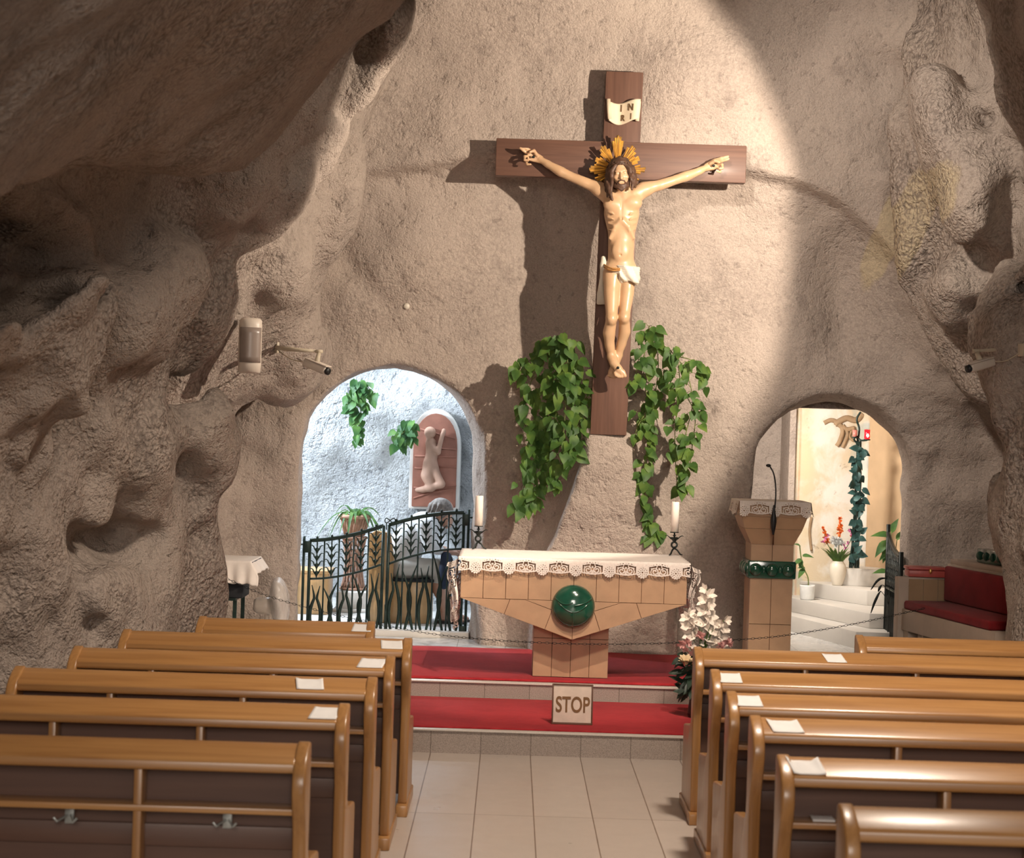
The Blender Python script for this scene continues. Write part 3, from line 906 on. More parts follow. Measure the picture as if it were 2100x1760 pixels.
# ------------------------------------------------------------------ altar
AX = .480
def tiles(mb, polys, ya, yb, gap=.0022):
    """polygon tiles in the x-z plane shrunk by the joint"""
    for p in polys:
        c = Vector((sum(q[0] for q in p)/len(p), sum(q[1] for q in p)/len(p)))
        n = len(p)
        # inset each edge
        ar = sum(p[i][0]*p[(i+1)%n][1] - p[(i+1)%n][0]*p[i][1] for i in range(n))
        q = [Vector(a) for a in (p if ar > 0 else p[::-1])]
        out = []
        for i in range(n):
            a, b_, d = q[i-1], q[i], q[(i+1)%n]
            e1, e2 = (b_-a).normalized(), (d-b_).normalized()
            n1, n2 = Vector((-e1.y, e1.x)), Vector((-e2.y, e2.x))
            s = max(.25, 1 + n1.dot(n2))
            out.append(b_ + (n1+n2)*(gap/s))
        mb.prism([(w.x, w.y) for w in out], ya, yb, 'Y')
ZB = Z2 + .0165
altar = thing('altar', 'tan tiled altar with a V-shaped front on a square stem and green boss', 'altar', (AX, 14.5, ZB))
yf, zt, zl_, zv = 14.05, 1.16, .874, .594
blk = MB().prism([(AX-.815, zt), (AX+.815, zt), (AX+.815, zl_), (AX, zv), (AX-.815, zl_)], yf + .012, 14.95, 'Y')
block = blk.build('tabletop_block', M['tile'], altar)
MB().prism([(AX-.812, zt-.003), (AX+.812, zt-.003), (AX+.812, zl_+.003), (AX, zv+.004), (AX-.812, zl_+.003)], yf + .006, yf + .0125, 'Y').build('grout', M['grout'], block)
W = 1.63/10
row = [[(AX-.815+W*i, zt), (AX-.815+W*(i+1), zt), (AX-.815+W*(i+1), zl_), (AX-.815+W*i, zl_)] for i in range(10)]
vt = []
def eb(s): return zv + (zl_-zv)*s/.815
for sg in (-1, 1):
    for poly in ([(.815,zl_),(.455,zl_),(.495,eb(.495))], [(.495,eb(.495)),(.455,zl_),(.345,zl_),(.15,.805),(.2,eb(.2))],
                 [(.2,eb(.2)),(.15,.805),(0,.75),(0,zv)], [(.345,zl_),(0,zl_),(0,.75),(.15,.805)]):
        vt.append([(AX + sg*a, z) for a, z in poly])
fm = MB(); tiles(fm, row + vt, yf, yf + .0115)
fm.build('tile_facing', M['tile'], block)
stem = MB().box(AX-.275, AX+.275, 14.28, 14.78, ZB, .87).build('stem', M['tile'], altar)
MB().box(AX-.273, AX+.273, 14.273, 14.281, ZB, .85).build('grout', M['grout'], stem)
sm = MB()
tiles(sm, [[(AX-.275+.1375*i, za), (AX-.275+.1375*(i+1), za), (AX-.275+.1375*(i+1), zb), (AX-.275+.1375*i, zb)] for i in range(4) for za, zb in ((ZB, .58), (.58, .80))], 14.266, 14.279)
sm.build('tile_facing', M['tile'], stem)
# green glazed boss
bz = .838; br = .156
prof = [(br, 0), (br, .02)] + [(br*math.cos(q), .02 + .085*math.sin(q)) for q in [PI/2*i/10 for i in range(1, 11)]]
Rb = Matrix.Rotation(PI/2, 3, 'X')
boss = MB().lathe(prof, (AX, yf, bz), 40, Rb).build('boss', M['green'], altar, label='round green glazed boss with raised curved lines')
def dome(x, z):
    rr = min(.98, math.hypot(x, z)/br)
    return (AX + x, yf - .02 - .085*math.sqrt(1 - rr*rr) - .001, bz + z)
rib = MB()
rib.tube([dome(x, z) for x, z in [(-.135+.01*i, .062 - .026*math.sin(PI*i/13) - .0022*i) for i in range(14)]], .006, 6)
rib.tube([dome(x, z) for x, z in [(.135-.01*i, .066 - .01*math.sin(PI*i/13) - .0042*i) for i in range(14)]], .007, 6)
rib.tube([dome(-.11 + .11*t, .03 - .065*math.sin(PI*.5*t)) for t in [i/12 for i in range(13)]], .005, 6)
rib.tube([dome(.11 - .11*t, .03 - .065*math.sin(PI*.5*t)) for t in [i/12 for i in range(13)]], .005, 6)
rib.tube([dome(.002*math.sin(i), -.03 - .0095*i) for i in range(13)], .005, 6)
rib.build('raised_lines', M['green'], boss)

# lace: real openwork cut out of a fine grid
def lace_keep(s, t, per=.24, hgt=.118):
    """s along the edge, t down from the hem (metres)"""
    q = (s/per) % 1.0
    d = (q if q < .5 else q - 1.0)*per             # from the medallion centre
    a = (q - .5)*per                               # from the arc centre
    rm = math.hypot(d, t - .074)
    if rm < .042 + .003*math.cos(14*math.atan2(t-.074, d)):
        if rm < .006: return False
        if abs(rm - .018) < .0035: return math.cos(8*math.atan2(t-.074, d)) < .55
        if abs(rm - .032) < .003: return math.cos(13*math.atan2(t-.074, d)) < .5
        return True
    edge = .088 + .012*math.cos(a/.085*PI/2) if abs(a) < .085 else .088
    if t > edge: return False
    top = .026 + .012*math.cos(a*PI/.12)*(-1 if abs(a) < .06 else 0) + .008
    if t < top or abs(a) > .072: 
        if abs(t - top + .010) < .0022 and abs(a) < .06: return math.cos(a*2*PI/.02) < .4
        return True
    if t > edge - .010: return True
    # scrolls
    for cx in (-.031, .031):
        dx, dz = a - cx, t - .066
        r = math.hypot(dx, dz); an = math.atan2(dz, dx if cx > 0 else -dx)
        sp = .006 + .0024*(an + PI)
        if abs(r - sp) < .0042 or abs(r - sp - .0150) < .0036: return True
    if math.hypot(a, t - .045) < .0075 or abs(abs(a) - .02 - .3*(t-.04)) < .003 and t < .056: return True
    if math.hypot(abs(a) - .056, t - .047) < .006 or math.hypot(abs(a)-.012, t-.080) < .005: return True
    return False

tc_ = thing('altar_cloth', 'white altar cloth with a wide lace border hanging over the front edge', 'altar cloth', (AX, 14.5, zt))
zc = zt + .012
x0c, x1c, y0c, y1c = AX - .835, AX + .835, yf - .022, 14.975
def top_fn(u, v):
    x = x0c + (x1c-x0c)*u
    return (x, y0c + (y1c-y0c)*v, zc + .0025*math.sin(v*38 + .7*math.sin(5*x))*(1 if .1 < v < .9 else 0))
MB().grid(top_fn, 60, 40).build('top_cloth', M['cloth'], tc_, solid=.003)
Ld = x1c - x0c
def fr_fn(u, v):
    t = .122*v
    s = Ld*u
    bend = .010*(1 - math.exp(-t/.01))
    return (x0c + s, y0c - bend - .004*math.sin(s*2*PI/.24*1)*t/.12 - .012*t, zc - t)
MB().grid(fr_fn, 600, 44, True, lambda u, v: lace_keep(Ld*u + .115, .122*v)).build('lace_border', M['lace'], tc_)
def side_fn(sg):
    def fn(u, v):
        t = .53*v*(1 - .25*u*u) 
        y = y0c + (y1c - y0c)*u
        wv = math.sin(u*21)*.018*v + .055*math.sin(PI*min(1, v*1.15))*math.exp(-3*u) + .01*v
        xb = (x0c if sg < 0 else x1c) + sg*wv
        yy = y - .02*v*math.exp(-5*u)
        return (xb, yy, zc - t)
    return fn
for sg in (-1, 1):
    MB().grid(side_fn(sg), 260, 150, True, lambda u, v: lace_keep(.95*u + .53*v*.9 + .03, .02 + (.53*v) % .1) or v < .12).build('side_drop', M['lace'], tc_)
    # corner pleat of lace seen from the front
    def pl(u, v, sg=sg):
        t = (.44 if sg < 0 else .33)*v
        w = .075*(1 - .55*v) + .012*math.sin(v*9)
        return ((x0c if sg < 0 else x1c) + sg*(.004 + w*u + .010*math.sin(v*7)), y0c + .01 + .05*u + .02*math.sin(u*9 + v*3), zc - .02 - t - .03*u)
    MB().grid(pl, 40, 190, True, lambda u, v: lace_keep(.44*v, .02 + .09*u)).build('corner_fold', M['lace'], tc_)

# candlesticks and candles
def candlestick(px, py, label, clabel):
    c = P(px, py, 14.86); c.z = zc + .003
    t = thing('candlestick', label, 'candlestick', c, 'iron candlesticks on the altar')
    s = .88
    b_ = MB()
    for k in range(3):
        q = 2*PI*k/3 + PI/2 + .4
        d = Vector((math.cos(q), math.sin(q), 0))
        b_.tube([c + d*.075*s + Vector((0,0,.006)), c + d*.055*s + Vector((0,0,.010)), c + d*.03*s + Vector((0,0,.04)), c + Vector((0,0,.058))], [.004,.006,.006,.007], 7)
    b_.build('foot', M['iron'], t)
    ring = MB()
    ring.tube([c + Vector((.021*math.cos(a), .004*math.sin(2*a), .082 + .021*math.sin(a))) for a in [2*PI*i/20 for i in range(21)]], .0075, 7, False)
    ring.build('ring', M['iron'], t)
    cup = MB().lathe([(.006,.100),(.012,.108),(.024,.125),(.034,.138),(.030,.139),(.010,.130)], c, 18)
    for k in range(4):
        q = PI/2*k
        d = Vector((math.cos(q), math.sin(q), 0))
        cup.tube([c + d*.022 + Vector((0,0,.124)), c + d*.044 + Vector((0,0,.145)), c + d*.058 + Vector((0,0,.152)), c + d*.070 + Vector((0,0,.148))], [.005,.004,.0035,.002], 6)
    cup.lathe([(.006,.128),(.006,.150),(.014,.153),(.014,.156),(.006,.158),(.006,.175)], c, 12)
    cup.build('cup', M['iron'], t)
    MB().lathe([(.0,.172),(.034,.174),(.036,.178),(.0,.179)], c, 20).build('drip_tray', M['iron'], t)
    k = thing('pillar_candle', clabel, 'candle', c + Vector((0,0,.18)), 'pillar candles on the altar')
    MB().lathe([(.0,.18),(.0305,.18),(.0305,.404),(.027,.409),(.012,.406),(.0,.404)], c, 26).build('wax', M['candle'], k)
    MB().tube([c + Vector((0,0,.402)), c + Vector((.001,0,.411)), c + Vector((.004,0,.417))], .0015, 5).build('wick', M['black'], k)
candlestick(980, 1124, 'black iron candlestick on the gate end of the altar', 'white pillar candle on the gate end of the altar')
candlestick(1382, 1136, 'black iron candlestick on the altar end by the lectern', 'white pillar candle on the altar end by the lectern')

# STOP sign
sc_ = P(1172.5, 1492, 12.84)
sg_ = thing('stop_sign', 'white board with brown letters STOP on the red step', 'sign', (sc_.x, 12.84, Z1 + .012))
Rt = Matrix.Rotation(math.radians(-7), 3, 'X')
bc = Vector((sc_.x, 12.86, Z1 + .012 + .131))
MB().obox(bc, (.262, .008, .258), Rt).build('board', M['signboard'], sg_)
fr = MB()
for dx, dz, w, hh in ((0, .128, .268, .010), (0, -.126, .268, .014), (-.130, 0, .010, .262), (.130, 0, .010, .262)):
    fr.obox(bc + Rt @ Vector((dx, -.004, dz)), (w, .016, hh), Rt)
fr.build('frame', M['signframe'], sg_, bevel=.002)
lt = Matrix.Translation(bc + Rt @ Vector((.002, -.0055, -.008))) @ Rt.to_4x4() @ Matrix.Rotation(PI/2, 4, 'X')
text_mesh('STOP', .118, lt, M['signtext'], 'lettering', sg_, .0012, (.80, 1.22), .0022)
MB().obox(bc + Vector((0, .085, -.035)), (.03, .012, .20), Matrix.Rotation(math.radians(35), 3, 'X')).build('easel_leg', M['signframe'], sg_)

# ------------------------------------------------------------------ lectern
LX, LY = 2.03, 15.0
am = thing('lectern', 'tan tiled pillar lectern with a green beaded band and flared top', 'lectern', (LX, LY + .18, Z2))
def zz(y): return 2.1 - (y - 897)*15/4000
hw, hd = .163, .18
sh = MB().box(LX-hw, LX+hw, LY+.007, LY+2*hd, Z2, zz(1117)).build('shaft', M['tile2'] if 'tile2' in M else M['tile'], am)
MB().box(LX-hw+.003, LX+hw-.003, LY+.0055, LY+.008, Z2, zz(1118)).build('grout', M['grout'], sh)
tl = MB()
tiles(tl, [[(LX-hw+hw*i, a), (LX-hw+hw*(i+1), a), (LX-hw+hw*(i+1), b_), (LX-hw+hw*i, b_)] for i in range(2) for a, b_ in ((Z2, .66), (.66, 1.03), (1.03, zz(1117)))], LY, LY+.0065)
tl.build('tile_facing', M['tile'], sh)
z0, z1, z2_ = zz(1117), zz(1060), zz(1030)
def frus(mb, w0, d0, za, w1, d1, zb_):
    cy = LY + hd
    mb.add([(LX-w0, cy-d0, za), (LX+w0, cy-d0, za), (LX+w0, cy+d0, za), (LX-w0, cy+d0, za), (LX-w1, cy-d1, zb_), (LX+w1, cy-d1, zb_), (LX+w1, cy+d1, zb_), (LX-w1, cy+d1, zb_)],
           [(0,3,2,1),(4,5,6,7),(0,1,5,4),(1,2,6,5),(2,3,7,6),(3,0,4,7)])
hd_ = MB(); frus(hd_, hw, hd, z0, .222, .225, zz(1085)); frus(hd_, .222, .225, zz(1085)+.002, .252, .25, z1); frus(hd_, .252, .25, z1+.001, .258, .255, z2_)
head = hd_.build('head', M['tile'], am)
MB().box(LX-.0015, LX+.0015, LY-.075, LY+.02, z0, z2_).build('centre_joint', M['grout'], head)
bd = MB().box(LX-hw-.022, LX+hw+.022, LY-.022, LY+2*hd+.022, 1.012, 1.148)
band = bd.build('band', M['green'], am, bevel=.012, bseg=3, label='green glazed band with raised beads')
bb = MB()
for x in (-.125, 0, .125): bb.ball((LX+x, LY-.022, 1.08), (.05, .035, .05), 18)
for x in (-.0625, .0625): bb.ball((LX+x, LY-.022, 1.085), (.017, .014, .03), 12)
for y in (.05, .18, .31): bb.ball((LX-hw-.022, LY+y, 1.08), (.03, .05, .05), 18)
bb.build('beads', M['green'], band)
lc = thing('lectern_cloth', 'small lace-edged cloth covering the top of the tiled lectern', 'cloth', (LX, LY+.18, z2_))
wl, dl_ = .272, .27
MB().box(LX-wl, LX+wl, LY+.18-dl_, LY+.18+dl_, z2_+.001, z2_+.006).build('top_cloth', M['cloth'], lc, bevel=.002)
def lf(a, b_):
    def fn(u, v):
        p = Vector(a).lerp(Vector(b_), u); nn = Vector((b_[1]-a[1], a[0]-b_[0], 0)).normalized()
        t = .122*v
        p = p + nn*(.004 + .02*v + .010*math.sin(u*20)*v); p.z = z2_ + .006 - t
        return p
    return fn
ya, yb = LY+.18-dl_, LY+.18+dl_
for a, b_ in (((LX-wl, ya, 0), (LX+wl, ya, 0)), ((LX-wl, yb, 0), (LX-wl, ya, 0)), ((LX+wl, ya, 0), (LX+wl, yb, 0))):
    LL_ = (Vector(b_)-Vector(a)).length
    MB().grid(lf(a, b_), 180, 44, True, lambda u, v: lace_keep(LL_*(u-.5) + .24*.5 + .12, .122*v)).build('lace_border', M['lace'], lc)
mc = thing('gooseneck_microphone', 'black gooseneck microphone clipped to the front of the lectern', 'microphone', P(1587, 1090, LY-.13))
ym = LY - .135
MB().lathe([(.0,0),(.006,.004),(.016,.05),(.023,.10),(.022,.13),(.014,.17),(.008,.21),(.006,.23)], P(1585.5, 1098, ym), 16).build('grip', M['black'], mc)
MB().tube(smooth_path([P(1589,1042,ym), P(1591,1015,ym), P(1590,990,ym), P(1586,970,ym), P(1579,957,ym)]), .0055, 8).build('gooseneck', M['black'], mc)
MB().ball(P(1576,955,ym-.01), (.02,.014,.013), 12).build('capsule', M['black'], mc)
MB().tube([P(1588,1060,ym+.0), P(1588,1052,LY-.078)], .008, 8).build('clamp', M['black'], mc)
# ------------------------------------------------------------------ crucifix
YC = 15.80
pt, pb = P(1281, 147, YC), P(1248, 892, YC)
cx_t = thing('wooden_cross', 'large dark brown wooden cross on the rock wall with INRI scroll', 'cross', (pb.x, YC + .06, pb.z))
hwp = .149
lean = (pt.x - pb.x)/(pt.z - pb.z)
MB().prism([(pb.x-hwp, pb.z), (pb.x+hwp-.004, pb.z), (pt.x+hwp+.004, pt.z), (pt.x-hwp, pt.z)], YC, YC + .12, 'Y').build('upright_beam', M['cross_v'], cx_t, bevel=.006)
bl, brr = P(1017, 322, YC), P(1530, 337, YC)
zbm = (bl.z + brr.z)/2; hb = .151
MB().prism([(bl.x, zbm-hb), (brr.x, zbm-hb), (brr.x, zbm+hb), (bl.x, zbm+hb)], YC - .008, YC + .10, 'Y').build('cross_beam', M['cross'], cx_t, bevel=.006)
def scr(px, py, y): return P(px, py, y)
sl = P(1246, 205, YC); sr = P(1313, 201, YC); zlo = P(1280, 252, YC).z
def scroll_fn(u, v):
    x = sl.x + (sr.x - sl.x)*u + .016*(v)*(1 - 2*u)*.9
    y = YC - .03 - .028*math.sin(u*2*PI*.95 + 2.6) 
    z = sl.z - .012 + .018*math.sin((u - .62)*2*PI*.8) - v*(sl.z - zlo - .02 + .012*math.sin(u*PI))
    return (x, y, z)
scroll = MB().grid(scroll_fn, 40, 14)
scp = scroll.build('scroll', M['scroll'], cx_t, solid=.012, label='pale parchment scroll')
rl = MB()
rl.tube([Vector(scroll_fn(0, v)) + Vector((.004, -.004, .012 - .0*v)) for v in (0, .5, 1)], [.017, .017, .016], 14)
rl.tube([Vector(scroll_fn(1, v)) + Vector((-.008, .012, -.014)) for v in (0.0, .5, 1.0)], [.014, .016, .017], 14)
rl.build('rolled_edges', M['scroll'], scp)
for ch, px, py in (('I', 1275, 221), ('N', 1294, 220), ('R', 1278, 241), ('I', 1294, 239)):
    c = P(px, py, YC - .066)
    u = (c.x - sl.x)/(sr.x - sl.x)
    c.y = YC - .03 - .028*math.sin(u*2*PI*.95 + 2.6) - .0115
    sl_ = math.atan2(-.028*2*PI*.95*math.cos(u*2*PI*.95 + 2.6), sr.x - sl.x)
    text_mesh(ch, .082 if py < 230 else .074, Matrix.Translation(c) @ Matrix.Rotation(sl_, 4, 'Z') @ Matrix.Rotation(PI/2, 4, 'X') @ Matrix.Rotation(-.03, 4, 'Z'), M['ink'], 'letter', scp, .003, (.80, 1.0), .0)

# carved figure -----------------------------------------------------
YF = 15.66
def J(px, py, y=YF): return P(px, py, y)
fig = thing('crucified_figure', 'painted carved figure with outstretched arms nailed to the wooden cross', 'statue', J(1273, 560, 15.70))
bod = SDF((-.14, 15.28, 2.40), (1.80, 15.80, 4.36), .0062)
k = .035
# trunk
bod.ell(J(1275, 436, 15.655), (.142, .100, .175), k)
bod.ell(J(1257, 419, 15.60), (.078, .055, .062), .03); bod.ell(J(1297, 416, 15.60), (.078, .055, .062), .03)
bod.cone(J(1275, 470, 15.65), J(1273, 535, 15.665), .108, .103, .05, sq=(1, 1.2, 1))
bod.ell(J(1273, 552, 15.665), (.128, .094, .085), .04)
bod.ell(J(1273, 515, 15.585), (.07, .03, .075), .03)
# rib cage arch and flanks
for sg in (-1, 1):
    bod.chain([J(1275 + sg*2, 452, 15.553), J(1275 + sg*14, 466, 15.561), J(1275 + sg*25, 488, 15.592)], [.008, .010, .008], .04)
    for q in range(4):
        bod.cone(J(1275 + sg*16, 440 + 11*q, 15.548 + .004*q), J(1275 + sg*29, 434 + 12*q, 15.60), .004, .004, .016)
bod.cone(J(1275, 412, 15.555), J(1275, 450, 15.545), .006, .006, .012, 'sub')
bod.cone(J(1274, 470, 15.548), J(1273, 515, 15.548), .004, .004, .014, 'sub')
bod.ell(J(1273, 523, 15.552), (.008, .02, .010), .008, 'sub')
# collar bones and neck
bod.chain([J(1277, 404, 15.59), J(1258, 398, 15.595), J(1240, 393, 15.63)], [.017, .016, .02], .03)
bod.chain([J(1283, 403, 15.59), J(1298, 395, 15.595), J(1314, 388, 15.63)], [.017, .016, .02], .03)
bod.cone(J(1281, 412, 15.65), J(1276, 378, 15.60), .058, .052, .03)
bod.cone(J(1283, 408, 15.60), J(1290, 380, 15.60), .014, .014, .02)
# arms
bod.chain([J(1250, 402, 15.66), J(1234, 389, 15.66), J(1203, 376, 15.67), J(1168, 361, 15.685), J(1150, 352, 15.69), J(1124, 337, 15.71), J(1108, 327, 15.725)],
          [.066, .057, .043, .0375, .041, .031, .0245], .03)
bod.cone(J(1262, 414, 15.64), J(1228, 392, 15.655), .05, .04, .04)
bod.chain([J(1300, 400, 15.66), J(1319, 388, 15.66), J(1352, 380, 15.67), J(1388, 368, 15.685), J(1406, 362, 15.69), J(1434, 351, 15.71), J(1450, 343, 15.725)],
          [.066, .057, .043, .0375, .041, .031, .0245], .03)
bod.cone(J(1290, 412, 15.64), J(1324, 391, 15.655), .05, .04, .04)
# hands: palm, four fingers, thumb
def hand(w, kn, fing, thumb, y):
    w, kn = J(*w, y), J(*kn, y - .005)
    for a in (-.5, 0, .5):
        d = Vector((0, 0, 1)) if abs((kn-w).x) > abs((kn-w).z) else Vector((1, 0, 0))
        d = (d - (kn-w).normalized()*d.dot((kn-w).normalized())).normalized()
        bod.cone(w + d*a*.03, kn + d*a*.062, .0175, .0155, .012)
    for pts, r in fing:
        q = [J(a, b_, yy) for a, b_, yy in pts]
        bod.chain(q, [r*1.28, r*1.2, r*1.1, r*.95][:len(q)], .0055)
    q = [J(a, b_, yy) for a, b_, yy in thumb]
    bod.chain(q, [.0150, .0132, .011], .006)
hand((1108, 327), (1089, 319), [
    ([(1090, 310, 15.715), (1082, 306, 15.69), (1076, 303, 15.68), (1071, 301, 15.675)], .0098),
    ([(1087, 314, 15.715), (1078, 312, 15.69), (1072, 308, 15.675), (1067, 304, 15.67)], .0102),
    ([(1084, 320, 15.715), (1076, 321, 15.685), (1076, 328, 15.665), (1083, 330, 15.66)], .0096),
    ([(1085, 326, 15.715), (1079, 330, 15.69), (1081, 337, 15.675), (1088, 337, 15.67)], .0086)],
    [(1101, 318, 15.705), (1095, 309, 15.68), (1087, 312, 15.662)], 15.73)
hand((1450, 343), (1469, 336), [
    ([(1468, 328, 15.715), (1478, 325, 15.69), (1486, 323, 15.68), (1493, 321, 15.675)], .0100),
    ([(1471, 332, 15.715), (1481, 330, 15.69), (1489, 328, 15.675), (1494, 326, 15.67)], .0102),
    ([(1472, 338, 15.715), (1481, 338, 15.685), (1482, 345, 15.665), (1475, 346, 15.66)], .0096),
    ([(1470, 344, 15.715), (1477, 347, 15.69), (1477, 353, 15.675), (1470, 352, 15.67)], .0086)],
    [(1457, 336, 15.705), (1466, 330, 15.675), (1475, 333, 15.66)], 15.73)
# legs
bod.chain([J(1256, 560, 15.655), J(1254, 600, 15.61), J(1254, 648, 15.555)], [.078, .060, .046], .03)
bod.ell(J(1254, 655, 15.535), (.040, .040, .046), .02)
bod.chain([J(1254, 655, 15.56), J(1249, 682, 15.61), J(1250, 706, 15.64), J(1254, 731, 15.665)], [.044, .049, .040, .031], .02)
bod.chain([J(1288, 560, 15.655), J(1286, 600, 15.62), J(1281, 645, 15.575)], [.072, .055, .044], .03)
bod.ell(J(1280, 652, 15.555), (.038, .040, .046), .02)
bod.chain([J(1280, 652, 15.58), J(1281, 680, 15.63), J(1275, 704, 15.66), J(1268, 727, 15.685)], [.043, .046, .038, .030], .02)
# feet, one over the other
bod.chain([J(1254, 733, 15.655), J(1259, 745, 15.62), J(1268, 757, 15.60), J(1275, 764, 15.595)], [.036, .036, .034, .026], .02, sq=(1, 1.1, 1))
for dx, dy, r in ((1281.5, 771, .0155), (1276, 773, .012), (1271, 773.5, .0115), (1266.5, 772.5, .011), (1262.5, 770, .0105)):
    bod.cone(J(dx - 3, dy - 9, 15.592), J(dx, dy, 15.585), r*.95, r, .006)
bod.chain([J(1268, 729, 15.69), J(1262, 745, 15.675), J(1256, 760, 15.665)], [.034, .034, .028], .02)
for dx, dy, r in ((1250, 770, .015), (1254, 773, .012), (1258, 774, .011), (1261.5, 774, .010), (1264, 773, .010)):
    bod.cone(J(dx + 1, dy - 9, 15.66), J(dx, dy, 15.655), r*.95, r, .006)
# head and face
Rh = (Matrix.Rotation(math.radians(-5), 3, 'Y') @ Matrix.Rotation(math.radians(10), 3, 'X'))
HC = J(1272.5, 357, 15.565)
def H(x, y, z): return HC + Rh @ Vector((x, y, z))
Rn = np.array(Rh)
bod.ell(H(0, .012, .025), (.076, .092, .095), .01, R=Rn)
bod.ell(H(0, -.018, -.035), (.060, .070, .085), .03, R=Rn)
bod.ell(H(0, -.060, -.098), (.024, .022, .022), .02)
bod.cone(H(-.03, -.076, .030), H(.03, -.076, .030), .011, .011, .018)
bod.cone(H(0, -.084, .020), H(0, -.104, -.026), .0085, .0125, .010)
for sg in (-1, 1):
    bod.ell(H(sg*.030, -.088, .010), (.020, .014, .012), .010, 'sub')
    bod.ell(H(sg*.030, -.074, .009), (.015, .012, .009), .003)
    bod.cone(H(sg*.015, -.086, .029), H(sg*.047, -.074, .027), .0062, .005, .006)
    bod.ell(H(sg*.040, -.066, -.022), (.020, .016, .016), .018)
    bod.ell(H(sg*.010, -.094, -.028), (.008, .010, .007), .006)
    bod.ell(H(sg*.078, .015, -.005), (.010, .020, .030), .01)
bod.cone(H(-.020, -.086, -.055), H(.020, -.086, -.055), .0065, .0065, .006)
bod.cone(H(-.016, -.086, -.067), H(.016, -.086, -.067), .0072, .0072, .006)
bod.cone(H(-.020, -.096, -.061), H(.020, -.096, -.061), .0022, .0022, .003, 'sub')
bod.build('body', M['skin'], fig)
# hair and beard
rnd = random.Random(4)
hr = SDF((.60, 15.36, 3.92), (1.16, 15.76, 4.42), .0055)
hr.ell(H(0, .036, .038), (.084, .092, .092), .012, R=Rn)
hr.ell(H(0, -.055, -.0), (.062, .075, .085), .012, 'sub', R=Rn)
for sg in (-1, 1):
    ln = 1.0 if sg < 0 else .72
    for j in range(8):
        a = j/7
        x0, y0 = sg*(.055 + .032*math.sin(a*PI*.8)), -.055 + .13*a
        pts, rr = [], []
        for i in range(7):
            t = i/6
            pts.append(H(sg*(.03 + .02*a) if i == 0 else x0 + sg*(.028*math.sin(t*2.2) + .006*math.sin(9*t + j*1.7)), y0 - .02*t - .012*math.sin(8*t + j), (.085 if i == 0 else .075 - .27*t*ln*(1 - .15*a))))
            rr.append(.016*(1 - .45*t*t) + .003*math.sin(7*t + j*2.1))
        hr.chain(pts, rr, .006)
for j in range(7):
    q = (j - 3)/3
    hr.chain([H(0, -.03, .128), H(q*.05, -.06 + .03*q*q, .098), H(q*.083, -.045 + .06*q*q, .06)], [.014, .013, .012], .006)
for j in range(15):
    q = (j - 7)/7
    a = math.radians(90 + 105*q)
    hr.chain([H(.006*q, .02, .132), H(.055*math.cos(a), .01 - .045*math.sin(a)*.9, .122 - .012*abs(q)), H(.086*math.cos(a), .028 - .080*math.sin(a), .086 - .02*abs(q)), H(.095*math.cos(a), .034 - .088*math.sin(a), .050 - .03*abs(q))], [.008, .012, .011, .009], .004)
hr.build('hair', M['hair'], fig)
be = SDF((.66, 15.32, 3.96), (1.08, 15.66, 4.26), .0045)
for j in range(9):
    q = (j - 4)/4
    be.chain([H(q*.062, -.052 + .035*q*q, -.058 + .03*abs(q)), H(q*.052, -.074 + .030*q*q, -.088), H(q*.022 + .004*math.sin(j*3), -.078, -.128 + .02*abs(q))], [.0125, .015, .008], .006)
for sg in (-1, 1):
    be.chain([H(sg*.003, -.0965, -.044), H(sg*.02, -.091, -.049), H(sg*.034, -.076, -.070)], [.0052, .0062, .006], .004)
be.build('beard', M['hair'], fig)
# crown of thorns
ct = MB()
for s_ in range(3):
    ct.tube([H(.088*math.cos(a), .022 + .096*math.sin(a) - .0, .068 - .018*math.sin(a) + .010*math.sin(5*a + 2.1*s_)) + Vector((0, 0, .007*math.cos(4*a + s_*2))) for a in [2*PI*i/40 for i in range(41)]], .0075, 6, False)
for i in range(26):
    a = 2*PI*i/26
    p = H(.088*math.cos(a), .022 + .096*math.sin(a), .068 - .018*math.sin(a))
    d = (Rh @ Vector((math.cos(a), math.sin(a), rnd.uniform(-.7, .9)))).normalized()
    ct.tube([p, p + d*.028], [.004, .0006], 5)
ct.build('crown', M['hair'], fig, label='dark twisted crown of thorns')
# gilt rays
hc = J(1267, 348, 15.69)
for ang, ln, nb, sp in ((92, .275, 5, 12), (128, .225, 5, 13), (56, .225, 4, 12), (30, .20, 4, 10), (1, .225, 4, 11), (-26, .185, 3, 10), (157, .205, 4, 9), (181, .235, 5, 11), (207, .20, 4, 10), (232, .17, 3, 9)):
    ry = MB()
    for j in range(nb):
        q = (j - (nb-1)/2)/max(1, (nb-1)/2)
        a = math.radians(ang + sp*.86*q)
        L = ln*(1 - .16*abs(q)**1.5) + rnd.uniform(-.008, .008)
        d = Vector((math.cos(a), 0, math.sin(a))); n_ = Vector((-math.sin(a), 0, math.cos(a)))
        w0, w1 = .0035, .0105
        yj = -.004*(j % 2)
        b0, b1 = hc + d*.08 + Vector((0, yj, 0)), hc + d*L + Vector((0, yj - .012, 0))
        ry.add([b0 - n_*w0, b0 + n_*w0, b1 + n_*w1, b1 - n_*w1, b0 + Vector((0,-.006,0)), b1 + Vector((0,-.010,0)),
                b0 + Vector((0,.004,0)), b1 + Vector((0,.004,0))],
               [(0,4,5,3),(4,1,2,5),(0,3,7,6),(1,6,7,2),(3,5,7),(5,2,7),(0,6,4),(4,6,1)])
    ry.build('halo_rays', M['gold'], fig, label='gilded rays of the halo')
